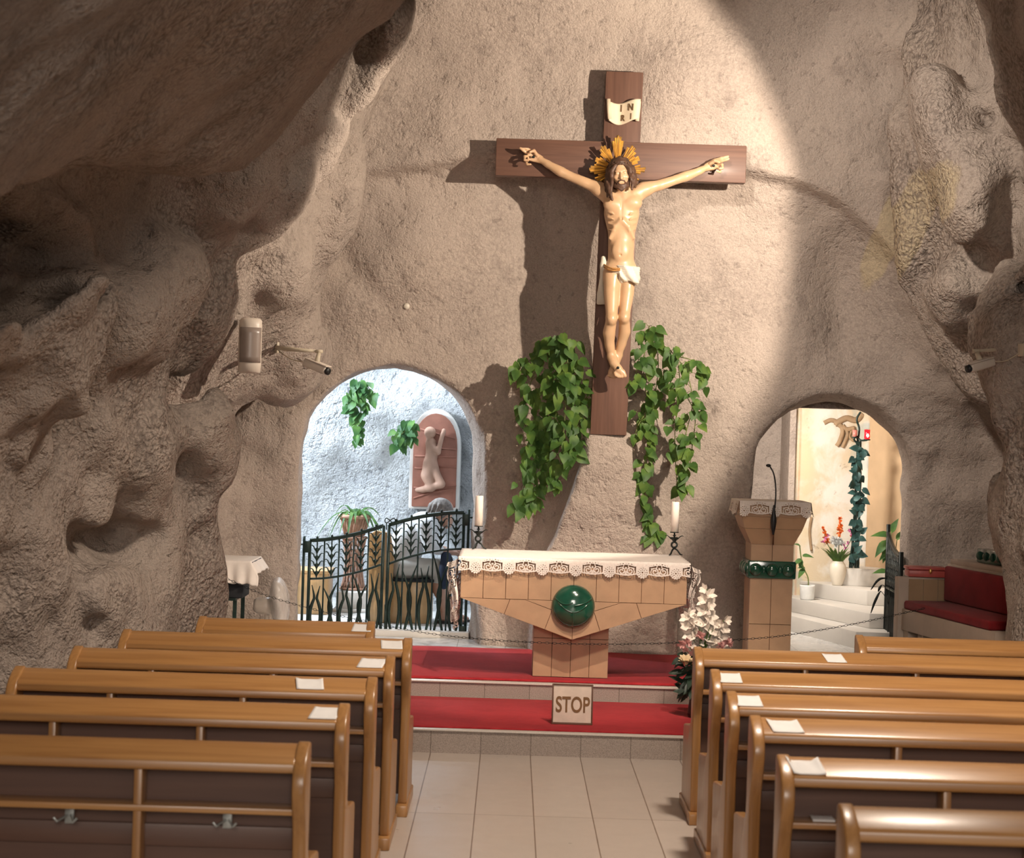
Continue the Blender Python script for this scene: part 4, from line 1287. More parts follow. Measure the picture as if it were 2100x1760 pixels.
# loincloth
lo_ = SDF((.56, 15.42, 2.98), (1.10, 15.82, 3.66), .006)
lo_.chain([J(1240, 550, 15.66), J(1255, 556, 15.60), J(1270, 556, 15.575)], [.026, .024, .022], .02)
lo_.ell(J(1290, 556, 15.655), (.080, .092, .052), .02)
lo_.ell(J(1298, 570, 15.64), (.060, .080, .050), .02)
lo_.ell(J(1276, 569, 15.61), (.040, .045, .052), .02)
for j in range(7):
    t = j/6
    lo_.chain([J(1267 + 2*j, 545 + 4.5*j, 15.568), J(1281 + 3*j, 546 + 5*j, 15.545), J(1296 + 2*j, 549 + 5*j, 15.555), J(1310 - .6*j, 550 + 5*j, 15.62), J(1312 - j, 552 + 5*j, 15.70)], [.007, .010, .011, .010, .008], .006)
for j in range(4):
    lo_.chain([J(1269 + 2*j, 553 + 3*j, 15.563), J(1273 + 2*j, 566 + 2*j, 15.555), J(1280 + 3*j, 577, 15.57)], [.007, .009, .006], .006)
lo_.chain([J(1288, 562, 15.55), J(1300, 574, 15.548), J(1306, 583, 15.575)], [.012, .020, .010], .012)
lo_.chain([J(1238, 530, 15.68), J(1238, 545, 15.66), J(1236, 565, 15.68)], [.022, .03, .022], .02)
for j in range(4):
    lo_.chain([J(1237 - j, 548, 15.67 + .012*j), J(1233 + 3*math.sin(j), 575, 15.68 + .01*j), J(1229 + 2*j, 602, 15.69), J(1227 + 4*j, 621, 15.69 + .008*j)], [.014, .016, .018, .015], .008)
lo_.build('loincloth', M['loin'], fig)
rp = MB()
for dz in (0, 5):
    rp.tube(smooth_path([J(1239, 543 + dz, 15.63), J(1247, 548 + dz, 15.575), J(1258, 551 + dz*.8, 15.545), J(1272, 551 + dz*.6, 15.54)]), .007, 8)
rp.build('rope_belt', M['rope'], fig)
for (px, py, y) in ((1094, 323, 15.70), (1463, 341, 15.70), (1267, 755, 15.56)):
    a = J(px, py, y)
    MB().tube([a + Vector((0, .05, 0)), a + Vector((0, -.02, .002))], .006, 8).ball(a + Vector((0, -.022, .002)), (.012, .008, .012), 10).build('nail', M['iron'], fig)
# ------------------------------------------------------------------ plants
def leaf(mb, base, d, nrm, L, W, curl=.25, fold=.25, heart=True):
    """a pointed leaf from its stalk; d: direction, nrm: upper side"""
    d = Vector(d).normalized(); n = Vector(nrm); n = (n - d*n.dot(d))
    n = n.normalized() if n.length > 1e-5 else d.orthogonal().normalized()
    s = d.cross(n)
    ts = [0, .10, .28, .52, .78, 1.0]
    ws = [.32, .86, 1.0, .80, .38, 0] if heart else [.1, .5, .9, 1.0, .6, 0]
    vs = []
    for t, w in zip(ts, ws):
        back = -.10*L if (t == 0 and heart) else 0
        c = Vector(base) + d*(L*t) - n*(curl*L*t*t)
        for q in (-1, 0, 1):
            vs.append(c + s*(q*w*W*.5) + (d*back if q else Vector((0,0,0))) + n*(abs(q)*fold*W*.5*w))
    fs = []
    for i in range(5):
        a = i*3
        if i < 4:
            fs += [(a, a+1, a+4, a+3), (a+1, a+2, a+5, a+4)]
        else:
            fs += [(a, a+1, a+4), (a+1, a+2, a+4)]
    mb.add(vs, fs, True)

def vine(name, label, strands, yfun, n_per_m, size, mat, group=None, rnd=None, spread=.10, loc=None, facing=(0,-1,.35), out=.0):
    """hanging plant; strands: lists of photo points from top to tip"""
    rnd = rnd or random.Random(3)
    t = thing(name, label, 'plant', loc, group)
    fo, st = MB(), MB()
    for stn in strands:
        pts = smooth_path([P(px, py, yfun(px, py) + rnd.uniform(-.03, .03)) for px, py in stn], 6)
        st.tube(pts, .004, 5)
        L = sum((pts[i+1]-pts[i]).length for i in range(len(pts)-1))
        N = int(L*n_per_m)
        for k in range(N):
            u = (k + rnd.random())/N*(len(pts)-1)
            i = min(int(u), len(pts)-2)
            p = pts[i].lerp(pts[i+1], u - i)
            an = rnd.uniform(0, 2*PI)
            r = spread*(.35 + .65*rnd.random())*(1 - .5*u/len(pts))
            stalk = Vector((math.cos(an)*r, -abs(math.sin(an))*r*.9 - .01 + out*0, rnd.uniform(-.02, .06)))
            b_ = p + stalk
            st.tube([p, p + stalk*.6 + Vector((0,0,.012)), b_], .0022, 4, False)
            d = Vector((stalk.x*5 + rnd.uniform(-.5,.5), rnd.uniform(-.7,.1), -.75 + rnd.uniform(-.35,.55)))
            nn = Vector((rnd.uniform(-.6,.6), facing[1] + rnd.uniform(-.2,.4), facing[2] + rnd.uniform(-.3,.6)))
            s = size*rnd.uniform(.65, 1.2)
            leaf(fo, b_, d, nn, s, s*rnd.uniform(.66, .86), rnd.uniform(.1,.45), rnd.uniform(.1,.35))
    st.build('stems', M['stem'], t)
    fo.build('foliage', mat, t)
    return t
def leaf_mat(name, a, b_, c):
    m, nt, bs = new_mat(name)
    co = mapped(nt)
    f = noise_node(nt, co, 9, 2)
    nt.links.new(ramp_node(nt, f, [(.32, a), (.5, b_), (.68, c)]), bs.inputs['Base Color'])
    bs.inputs['Roughness'].default_value = .5; bs.inputs['Specular IOR Level'].default_value = .3
    bs.inputs['Subsurface Weight'].default_value = 0
    tr = nt.nodes.new('ShaderNodeBsdfTranslucent'); tr.inputs['Color'].default_value = (*[min(1, q*1.6) for q in c], 1)
    mx = nt.nodes.new('ShaderNodeMixShader'); mx.inputs[0].default_value = .22
    nt.links.new(bs.outputs[0], mx.inputs[1]); nt.links.new(tr.outputs[0], mx.inputs[2])
    nt.links.new(mx.outputs[0], nt.nodes['Material Output'].inputs['Surface'])
    return m
M['pothos'] = leaf_mat('pothos_leaf', (.034, .085, .020), (.070, .150, .032), (.15, .24, .045))
M['pothos_d'] = leaf_mat('ivy_leaf', (.025, .08, .03), (.045, .125, .035), (.11, .22, .05))
rv = random.Random(21)
ypl = lambda px, py: 15.93 - .10*math.sin(px*.05)
left_str = [[(1150,700),(1120,730),(1090,780),(1075,850),(1085,920),(1075,990),(1064,1046)],
            [(1155,700),(1140,760),(1120,830),(1118,900),(1105,960),(1090,1020),(1085,1048)],
            [(1160,695),(1165,760),(1160,830),(1155,900),(1148,960),(1140,1000)],
            [(1165,700),(1180,760),(1195,810),(1200,850),(1180,900),(1165,960)],
            [(1150,705),(1115,720),(1080,745),(1060,770)],
            [(1160,780),(1140,850),(1130,930),(1120,990)],
            [(1130,760),(1100,820),(1095,890),(1110,940)],
            [(1180,800),(1185,850),(1190,900),(1170,940)]]
vine('trailing_pothos', 'dense trailing green plant left of the cross foot', left_str, ypl, 40, .105, M['pothos'], None, rv, .12, P(1150, 720, 16.0))
right_str = [[(1332,668),(1325,700),(1320,760),(1328,830),(1330,900),(1322,980),(1325,1050),(1335,1100)],
             [(1340,690),(1350,740),(1345,800),(1335,860),(1325,930),(1318,1000),(1330,1080),(1350,1105)],
             [(1350,700),(1385,730),(1410,770),(1420,830),(1405,900),(1410,960),(1400,1020)],
             [(1380,730),(1420,740),(1436,770),(1440,800)],
             [(1390,740),(1395,800),(1385,870),(1385,940),(1390,1010)],
             [(1320,690),(1305,760),(1298,800)],
             [(1400,800),(1425,850),(1420,910),(1415,960)],
             [(1330,840),(1310,870),(1300,900)]]
vine('trailing_pothos', 'sparser trailing green plant with two long strands right of the cross foot', right_str, ypl, 27, .105, M['pothos'], None, rv, .10, P(1350, 720, 16.0))
yal = lambda px, py: 19.0 + .02*math.sin(px)
vine('hanging_ivy', 'green ivy hanging alone high on the daylit rock in the left arch',
     [[(735,785),(720,810),(722,840)],[(740,785),(740,820),(738,860),(735,905)],[(745,785),(760,800),(768,815)],[(738,790),(728,830),(735,870),(732,912)],[(735,785),(750,815),(745,840)]],
     yal, 42, .10, M['pothos_d'], None, random.Random(5), .08, P(740, 790, 19.2))
vine('hanging_ivy', 'green ivy beside the arched terracotta relief in the left arch',
     [[(838,875),(825,895),(818,915)],[(842,868),(835,890),(838,915)],[(835,880),(815,900),(812,918)],[(845,872),(846,900)]],
     yal, 60, .10, M['pothos_d'], None, random.Random(6), .07, P(838, 880, 19.2))

# ------------------------------------------------------------------ left arch: gate
YG = 16.92
def gate_leaf(name, label, xa, xb, top, mid, zb, flip):
    """xa..xb photo columns; top/mid: rail heights along the leaf as functions of 0..1"""
    A, B = P(xa, 1200, YG), P(xb, 1200, YG)
    t = thing(name, label, 'gate', (A.x if not flip else B.x, YG, zb), 'iron gate leaves in the left arch')
    W_ = B.x - A.x
    X = lambda u: A.x + W_*u
    fr = MB()
    N = 24
    fr.tube([(X(i/N), YG, top(i/N)) for i in range(N+1)], .017, 8, True, .8)
    fr.tube([(X(i/N), YG, mid(i/N)) for i in range(N+1)], .010, 7)
    fr.tube([(X(0), YG, zb), (X(1), YG, zb)], .011, 7)
    fr.tube([(X(0), YG, zb), (X(0), YG, top(0))], .014, 8)
    fr.tube([(X(1), YG, zb), (X(1), YG, top(1))], .014, 8)
    for i in range(1, 6):
        u = (i-.5)/5
        fr.ball((X(u), YG, top(u) + .022), (.011, .011, .014), 8)
    fr.build('frame', M['iron_green'], t)
    for i in range(1, 5):
        u = i/5
        MB().tube([(X(u), YG, zb), (X(u), YG, top(u))], .0075, 7).build('bar', M['iron_green'], t)
    for i in range(5):
        u = (i+.5)/5
        zt_, zm = top(u) - .012, mid(u) + .01
        w = MB()
        w.tube([(X(u), YG, zt_), (X(u), YG, zm)], .006, 6)
        H_ = zt_ - zm
        for q in range(4):
            zc_ = zm + .03 + (H_ - .07)*q/3.6
            w.lathe([(.0,-.03),(.008,-.018),(.017,.006),(.013,.024),(.0,.032)], (X(u), YG, zc_), 8)
            for sg in (-1, 1):
                w.tube([(X(u) + sg*.004, YG, zc_ - .004), (X(u) + sg*.022, YG - .004, zc_ + .018), (X(u) + sg*.030, YG - .004, zc_ + .038), (X(u) + sg*.044, YG, zc_ + .048), (X(u) + sg*.056, YG, zc_ + .044)], [.009, .0075, .006, .005, .003], 6)
        w.build('wheat_ornament', M['iron_green'], t)
    rg = random.Random(8 if flip else 9)
    for i in range(5):
        u = (i+.5)/5
        for sg in (-1, 1):
            hgt = (mid(u) - zb)*(.80 + .17*rg.random())
            vase = (i % 2 == 0)
            pts, rr = [], []
            for k in range(15):
                t_ = k/14
                if vase: o_ = .016 + .034*math.sin(PI*min(1, t_*1.35))*(1 if t_ < .74 else 1) + .030*max(0, t_ - .72)/.28 - .012*t_
                else: o_ = .040 - .050*math.sin(PI*t_*.95)**1.2 + .030*max(0, t_ - .6)/.4
                pts.append((X(u) + sg*o_, YG + .006*sg, zb + hgt*t_))
                rr.append(.004 + .013*math.sin(PI*min(1, .12 + t_*.92))**.8)
            MB().tube(pts, rr, 6, True, .45).build('leaf_blade', M['iron_green'], t)
    return t, X
zg = P(790, 1299, YG).z
zf = lambda px, py: P(px, py, YG).z
tl0, tl1, tr1 = zf(633, 1108), zf(786, 1078), zf(950, 1053)
ml0, ml1, mr1 = zf(633, 1187), zf(786, 1157), zf(945, 1126)
gl, XL = gate_leaf('iron_gate', 'left leaf of the low dark iron gate with wheat ornaments', 633, 783,
          lambda u: tl0 + (tl1-tl0)*(u**1.7), lambda u: ml0 + (ml1-ml0)*(u**1.8), zg, False)
gr, XR = gate_leaf('iron_gate', 'right, higher leaf of the low dark iron gate, beside the candle', 794, 947,
          lambda u: tl1 + (tr1-tl1)*(1-(1-u)**1.8) + .006, lambda u: ml1 + (mr1-ml1)*(1-(1-u)**1.8), zg, True)
for g, x, sd in ((gl, P(621, 1200, YG).x, -1), (gr, P(957, 1200, YG).x, 1)):
    za, zb_ = (zf(621, 1100), zf(957, 1045))[sd > 0], zg
    pm = MB().tube([(x, YG, zg - .05), (x, YG, za)], .012, 8)
    for z in (zg + .02, za - .07): pm.tube([(x, YG, z), (x + sd*.09, YG + .02, z)], .008, 6)
    pm.build('hinge_post', M['iron_green'], g)
    hm = MB()
    for z in (zg + .035, za - .09): hm.box(min(x, x - sd*.055), max(x, x - sd*.055), YG - .02, YG + .02, z - .05, z + .05)
    hm.build('hinge', M['iron_green'], g, bevel=.004)
kn = MB()
c0 = P(800, 1068, YG)
kn.tube([c0 + Vector((.045*math.sin(a)*1.0, 0, .022*math.sin(2*a)*.9)) for a in [2*PI*i/32 for i in range(33)]], .005, 6)
kn.tube([c0 + Vector((-.03, 0, -.02)), c0 + Vector((-.03, 0, -.08))], .006, 6)
kn.build('knot_ornament', M['iron_green'], gr)
MB().tube([(P(789,1290,YG-.02).x, YG-.02, zg-.07), (P(789,1290,YG-.02).x, YG-.02, zg+.25)], .008, 7).build('drop_bolt', M['iron_green'], gr)
tag(MB().box(P(612,1290,YG).x, P(962,1290,YG).x, 16.80, 17.02, Z2 - .01, Z2 + .052).build('trim_3', M['whitestone'], bevel=.004), kind='structure')

# ------------------------------------------------------------------ left arch: what stands inside
ZF = Z2 + .05
def at_floor(px, Y, z): 
    q = P(px, 1200, Y); return Vector((q.x, Y, z))
# relief
YR = 19.22
rel = thing('arched_relief', 'arched terracotta wall relief of a pale kneeling figure', 'relief', P(893, 950, YR))
def arch_poly(pxc, pw, pyt, pyb, Y, n=14, k=1.0):
    l, r = P(pxc - pw, 950, Y).x, P(pxc + pw, 950, Y).x
    zt_, zb_ = P(pxc, pyt, Y).z, P(pxc, pyb, Y).z
    rr = (r-l)/2; cx_ = (l+r)/2
    zs_ = zt_ - rr*1.55
    return [(l, zb_), (r, zb_)] + [(cx_ + rr*math.cos(PI*i/n), zs_ + rr*1.55*math.sin(PI*i/n)**.9) for i in range(n+1)]
MB().prism(arch_poly(892, 52, 838, 1045, YR), YR - .0, YR + .6, 'Y').build('surround', M['plaster'] if 'plaster' in M else M['whitestone'], rel, bevel=.02)
slab = MB().prism(arch_poly(892, 45, 848, 1040, YR), YR - .05, YR + .02, 'Y').build('slab', M['terracotta'], rel, bevel=.01)
for a, b_ in (((850, 935), (935, 938)), ((850, 960), (872, 962)), ((896, 958), (935, 958)), ((848, 1000), (884, 1003)), ((890, 998), (936, 996)), ((897, 920), (935, 922)), ((848, 1022), (890, 1008)), ((890, 1008), (935, 1003)), ((862, 880), (934, 900))):
    MB().tube([P(*a, YR - .05), P(*b_, YR - .05)], .010, 6).build('raised_band', M['terracotta'], slab)
rf = SDF(P(845, 1050, YR-.2) - Vector((.0, 0, 0)), P(940, 845, YR+.05), .008)
R_ = lambda px, py, o=.05: P(px, py, YR - o)
rf.ell(R_(882, 887, .09), (.058, .045, .058), .015)
rf.chain([R_(880, 898, .07), R_(884, 908, .07)], [.03, .035], .02)
rf.chain([R_(884, 910, .06), R_(886, 930, .06), R_(882, 950, .06)], [.055, .06, .062], .02)
rf.chain([R_(882, 950, .06), R_(876, 975, .06), R_(884, 998, .06)], [.065, .062, .045], .02)
rf.chain([R_(888, 955, .06), R_(896, 975, .07), R_(905, 993, .08), R_(880, 1000, .06)], [.05, .04, .04, .03], .02)
rf.chain([R_(884, 1000, .06), R_(868, 1004, .06), R_(856, 1005, .05)], [.04, .032, .024], .02)
rf.chain([R_(880, 908, .08), R_(892, 922, .10), R_(898, 928, .10), R_(904, 905, .10), R_(908, 890, .10)], [.032, .03, .028, .022, .022], .012)
rf.ell(R_(910, 885, .10), (.022, .02, .03), .01)
rf.build('kneeling_figure', M['terrapale'], rel)

# potted plant on its woven stand and stone block
pc = P(727, 1100, 18.6)
stb = thing('stone_block', 'pale stone block carrying the woven plant stand behind the gate', 'stone block', at_floor(715, 18.6, ZF))
MB().box(P(690,1230,18.4).x, P(752,1230,18.4).x, 18.35, 18.85, ZF, P(700,1213,18.4).z).build('block', M['whitestone'], stb, bevel=.012)
MB().box(P(684,1230,18.4).x, P(775,1230,18.4).x, 18.28, 18.9, ZF, ZF + .03).build('plinth', M['whitestone'], stb, bevel=.008)
zs0, zs1 = P(700,1213,18.4).z + .003, P(727,1100,18.6).z
sd = thing('plant_stand', 'tall woven pinkish plant stand behind the gate', 'plant stand', (pc.x, 18.6, zs0))
sm_ = MB()
for k in range(16):
    for sg in (-1, 1):
        sm_.tube([(pc.x + (.115 - .035*math.sin(PI*i/10))*math.cos(2*PI*k/16 + sg*i*.10), 18.6 + (.115 - .035*math.sin(PI*i/10))*math.sin(2*PI*k/16 + sg*i*.10), zs0 + (zs1-zs0)*i/10) for i in range(11)], .007, 5)
sm_.build('woven_body', M['pot'], sd)
sr_ = MB()
for z, r in ((zs0 + .012, .12), (zs1 - .012, .12)):
    sr_.tube([(pc.x + r*math.cos(2*PI*i/24), 18.6 + r*math.sin(2*PI*i/24), z) for i in range(25)], .012, 6, False)
sr_.build('rim', M['pot'], sd)
sp_ = thing('potted_plant', 'potted plant with long arching leaves in a ribbed brown pot', 'potted plant', (pc.x, 18.6, zs1))
zp1 = P(727,1057,18.6).z
pm = MB().lathe([(.0, zs1), (.085, zs1), (.10, zs1 + .04), (.135, zp1 - .03), (.128, zp1), (.11, zp1 - .01), (.0, zp1 - .02)], (pc.x, 18.6, 0), 24)
pot = pm.build('pot', M['pot'], sp_)
pr = MB()
for k in range(22):
    a = 2*PI*k/22
    pr.tube([(pc.x + r*math.cos(a + z*.9), 18.6 + r*math.sin(a + z*.9), z) for r, z in ((.090, zs1 + .01), (.108, zs1 + .06), (.136, zp1 - .035))], .008, 5)
pr.tube([(pc.x + .145*math.cos(2*PI*i/24), 18.6 + .145*math.sin(2*PI*i/24), zp1 - .012) for i in range(25)], .017, 8, False)
pr.build('ribs', M['pot'], pot)
lf_ = MB(); rs = random.Random(2)
def strap(mb, base, d, L, w, droop, n=9):
    d = Vector(d).normalized(); s = d.cross(Vector((0,0,1)))
    s = s.normalized() if s.length > 1e-3 else Vector((1,0,0))
    vs = []
    for i in range(n+1):
        t = i/n
        c = Vector(base) + d*(L*t) + Vector((d.x*.35*L*t*t, d.y*.35*L*t*t, -droop*L*t**2.2))
        ww = w*(1 - t**2.5)*(.6 + .8*min(1, 3*t))*.5
        vs += [c - s*ww + Vector((0,0,ww*.4)), c, c + s*ww + Vector((0,0,ww*.4))]
    fs = []
    for i in range(n):
        a = i*3; fs += [(a, a+1, a+4, a+3), (a+1, a+2, a+5, a+4)]
    mb.add(vs, fs, True)
for k in range(20):
    a = 2*PI*k/20 + rs.uniform(-.2,.2)
    el = rs.uniform(.7, 2.2)
    strap(lf_, (pc.x + .03*math.cos(a), 18.6 + .03*math.sin(a), zp1 - .02), (math.cos(a), math.sin(a), el), rs.uniform(.26, .46), .030, rs.uniform(.7, 1.6))
lf_.build('leaves', M['leafb'] if 'leafb' in M else M['pothos_d'], sp_)

# wooden bench end and box
def slab_box(name, label, cat, px0, px1, py0, py1, Y0, Y1, mat, top=True):
    a, c = P(px0, (py0+py1)/2, Y0).x, P(px1, (py0+py1)/2, Y0).x
    z1, z0 = P((px0+px1)/2, py0, Y0).z, ZF
    t = thing(name, label, cat, ((a+c)/2, (Y0+Y1)/2, z0))
    MB().box(a, c, Y0, Y1, z0, z1 - .03).build('body', mat, t, bevel=.008)
    MB().box(a - .015, c + .015, Y0 - .015, Y1 + .015, z1 - .03, z1).build('top', mat, t, bevel=.008)
    return t
slab_box('wooden_cabinet', 'light wooden cabinet at the left jamb behind the gate', 'cabinet', 600, 672, 1170, 1268, 18.0, 18.5, M['lightwood'])
bt = thing('wooden_stall', 'wooden stall with a high end panel that the seated person sits on', 'stall', at_floor(820, 17.6, ZF))
xa, xb = P(757,1200,17.45).x, P(803,1200,17.45).x
zt2 = P(780,1088,17.45).z
MB().prism([(xa, ZF), (xb, ZF), (xb + .015, zt2 - .25), (xb - .02, zt2 - .02), (xa + .05, zt2), (xa - .02, zt2 - .04), (xa - .01, zt2 - .2)], 17.42, 17.48, 'Y').build('end_panel', M['lightwood'], bt, bevel=.01)
MB().prism([(xa, ZF), (xb, ZF), (xb, zt2 - .25), (xa + .02, zt2 - .03), (xa - .01, zt2 - .2)], 17.95, 18.0, 'Y').build('end_panel', M['lightwood'], bt, bevel=.01)
MB().box(xa + .02, xa + .06, 17.48, 17.95, ZF + .1, zt2 - .06).build('back_panel', M['lightwood'], bt, bevel=.006)
xs = P(885,1200,17.45).x
MB().box(xb - .02, xs, 17.46, 17.96, ZF, P(850,1193,17.5).z).build('seat_box', M['lightwood'], bt, bevel=.01)
MB().box(xb - .02, xs + .02, 17.45, 17.97, P(850,1193,17.5).z, P(850,1187,17.5).z).build('seat_pad', M['darkcloth'], bt, bevel=.006)

# ------------------------------------------------------------------ seated person
YPn = 17.66
S = lambda px, py, y=YPn: P(px, py, y)
zfl = ZF + .004
per = thing('person', 'person in white shirt and pale trousers sitting bent forward behind the gate', 'person', (S(850,1190).x, YPn, S(850,1190).z), None)
M['skin2'] = plain('skin', (.52, .29, .20), .5, 0, .06, 9)
M['shirt'] = plain('white_shirt', (.80, .80, .80), .8, 0, .04, 9, .2, 30)
M['trouser'] = plain('pale_trousers', (.62, .60, .55), .85, 0, .06, 9, .2, 30)
M['greyhair'] = plain('grey_hair', (.20, .17, .15), .6, 0, .45, 50, .6, 90)
M['navy'] = plain('navy_cloth', (.014, .022, .05), .8, 0, .2, 12)
M['sandal'] = plain('dark_leather', (.03, .02, .015), .5)
pb_ = SDF((-1.25, 17.25, ZF - .02), (-.20, 18.05, 1.62), .009)
hd3 = S(908, 1050)
pb_.ell(hd3, (.088, .078, .112), .02, R=np.array(Matrix.Rotation(math.radians(35), 3, 'Y')))
pb_.ell(S(917, 1071), (.05, .055, .06), .03)
pb_.cone(S(921, 1058), S(926, 1067), .013, .016, .012)             # nose
pb_.cone(S(914, 1078), S(919, 1078), .014, .014, .01)
pb_.ell(S(903, 1056, YPn - .078), (.018, .012, .03), .01)           # ear
pb_.chain([S(885, 1068), S(900, 1056)], [.062, .058], .03)
pb_.chain([S(822, 1152), S(840, 1110), S(868, 1078)], [.14, .145, .12], .05)
for sy, dx in ((-.17, 0), (.17, 6)):
    sh_ = S(874 + dx, 1078, YPn + sy)
    el_ = S(884 + dx, 1122, YPn + sy*1.15)
    wr = S(921 + dx, 1133, YPn + sy*.5)
    pb_.chain([sh_, el_, wr], [.058, .044, .028], .03)
    pb_.cone(wr, S(934 + dx, 1135, YPn + sy*.4), .030, .028, .012, sq=(1, 1, 1.3))
    for j in range(4):
        pb_.chain([S(935 + dx, 1133 + j*1.6, YPn + sy*.4 + .014*(j - 1.5)), S(943 + dx - abs(j-1.2), 1136 + j*1.5, YPn + sy*.36 + .013*(j-1.5)), S(944 + dx - j, 1143 + j, YPn + sy*.34 + .012*(j-1.5))], [.0105, .0095, .008], .005)
    pb_.chain([S(931 + dx, 1130, YPn + sy*.28), S(940 + dx, 1130, YPn + sy*.2), S(945 + dx, 1134, YPn + sy*.2)], [.012, .0105, .009], .006)
for sy, dx in ((-.11, 0), (.12, 10)):
    hp, kn_, ak = S(826, 1166, YPn + sy*.8), S(893 + dx, 1164, YPn + sy), Vector((S(912 + dx, 1250, YPn + sy).x, YPn + sy, zfl + .085))
    pb_.chain([hp, kn_, ak], [.095, .064, .040], .02)
    pb_.ell((ak + kn_)/2 + Vector((-.02, 0, .05)), (.052, .05, .10), .03)
    pb_.chain([ak + Vector((-.02, 0, -.03)), ak + Vector((.10, 0, -.055)), ak + Vector((.16, 0, -.062))], [.042, .034, .022], .02)
pb_.build('body', M['skin2'], per)
shi = SDF((-1.3, 17.2, .55), (-.2, 18.1, 1.5), .009)
shi.chain([S(820, 1156), S(838, 1112), S(866, 1080)], [.155, .16, .135], .05)
shi.ell(S(880, 1074), (.10, .17, .09), .05)
for sy, dx in ((-.17, 0), (.17, 6)):
    shi.chain([S(872 + dx, 1080, YPn + sy), S(883 + dx, 1120, YPn + sy*1.15)], [.075, .066], .04)
    shi.cone(S(883 + dx, 1120, YPn + sy*1.15), S(899 + dx, 1127, YPn + sy*.95), .062, .050, .02)
shi.build('shirt', M['shirt'], per)
tro = SDF((-1.3, 17.2, .5), (-.2, 18.1, 1.1), .009)
tro.ell(S(823, 1166), (.13, .17, .10), .04)
for sy, dx in ((-.11, 0), (.12, 10)):
    tro.chain([S(826, 1166, YPn + sy*.8), S(890 + dx, 1164, YPn + sy), S(899 + dx, 1188, YPn + sy)], [.108, .082, .070], .02)
tro.build('trousers', M['trouser'], per)
ha = SDF((-.85, 17.4, 1.2), (-.45, 17.95, 1.62), .008)
ha.ell(S(905, 1045), (.112, .098, .105), .02, R=np.array(Matrix.Rotation(math.radians(30), 3, 'Y')))
ha.ell(S(922, 1072), (.075, .12, .085), .01, 'sub')
for j in range(12):
    a = 2*PI*j/12
    ha.chain([S(901, 1026) + Vector((.03*math.cos(a), .03*math.sin(a), .0)), S(902, 1038) + Vector((.085*math.cos(a), .085*math.sin(a), .01)), S(896, 1052) + Vector((.088*math.cos(a) - .005, .09*math.sin(a), 0))], [.014, .017, .012], .006)
ha.build('hair', M['greyhair'], per)
for sy, dx in ((-.11, 0), (.12, 10)):
    ax_ = S(912 + dx, 1250, YPn + sy).x
    s3 = MB().prism([(ax_ - .07, zfl - .004), (ax_ + .20, zfl - .004), (ax_ + .21, zfl + .012), (ax_ + .10, zfl + .018), (ax_ - .07, zfl + .026)], YPn + sy - .045, YPn + sy + .045, 'Y')
    for q, h3 in ((.02, .07), (.11, .045)):
        s3.tube([(ax_ + q, YPn + sy - .044, zfl + .01), (ax_ + q - .01, YPn + sy - .03, zfl + h3), (ax_ + q - .01, YPn + sy + .03, zfl + h3), (ax_ + q, YPn + sy + .044, zfl + .01)], .010, 6)
    s3.build('sandal', M['sandal'], per, bevel=.003)
bg_ = SDF((-.75, 17.2, .5), (-.3, 18.1, 1.15), .009)
bg_.chain([S(914, 1142, 17.50), S(915, 1165, 17.44), S(910, 1200, 17.44)], [.045, .062, .040], .03)
bg_.chain([S(918, 1140, 17.56), S(922, 1160, 17.48), S(920, 1185, 17.46)], [.035, .045, .03], .03)
bgo = bg_.build('shoulder_bag', M['navy'])
tag(bgo, 'dark navy bag hanging from the lap of the seated person', 'bag')
# ------------------------------------------------------------------ left corner: table, fan, detector, cameras
YT = 15.25
tz = P(500, 1147, YT).z
tb = thing('side_table', 'small dark table with a black case in the left corner, under a white cloth', 'table', (P(478,1200,YT).x, YT, Z2))
xa, xb = P(440,1200,YT).x, P(500,1200,YT).x
MB().box(xa, xb + .10, 14.95, 15.5, tz - .03, tz).build('tabletop', M['darkcloth'], tb, bevel=.005)
for x in (xa + .03, xb - .03):
    for y in (15.0, 15.45):
        MB().box(x - .014, x + .014, y - .014, y + .014, Z2, tz - .03).build('leg', M['iron_green'], tb)
MB().box(P(438,1210,14.95).x, P(499,1210,14.95).x, 14.94, 15.3, P(470,1226,14.98).z, P(470,1188,14.98).z).build('drawer_case', M['darkcloth'], tb, bevel=.012, label='black case under the tabletop')
MB().box(P(441,1210,14.94).x, P(484,1210,14.94).x, 14.93, 15.3, P(470,1231,14.98).z, P(470,1226,14.98).z).build('rail', M['iron_green'], tb)
ct_ = thing('tablecloth', 'white cloth draped over the small table in the left corner', 'tablecloth', (P(490,1150,YT).x, YT, tz))
cx0, cx1, cy0, cy1 = P(434,1150,15.2).x, P(527,1150,15.3).x, 14.93, 15.55
def cl_fn(u, v):
    # square cloth, edges fall over the rim
    U, V = (u*1.36 - .18), (v*1.50 - .36)
    x = cx0 + (cx1-cx0)*min(1, max(0, U)); y = cy0 + (cy1-cy0)*min(1, max(0, V))
    dx = max(0, U-1) + max(0, -U); dy = max(0, -V) + max(0, V-1)
    drop = .50*max(dx, dy*.95) + .12*min(dx, dy)
    if U > 1: x += .06*(U-1)/.18 + .006*math.sin(v*22)*(U-1)/.18
    if V < 0: y -= .03*(-V)/.36 + .010*math.sin(u*30)*(-V)/.36
    return (x, y, tz + .006 - drop + .004*math.sin(u*40)*(1 if dy > .3 else 0))
MB().grid(cl_fn, 60, 60).build('cloth', M['cloth'], ct_, solid=.003)

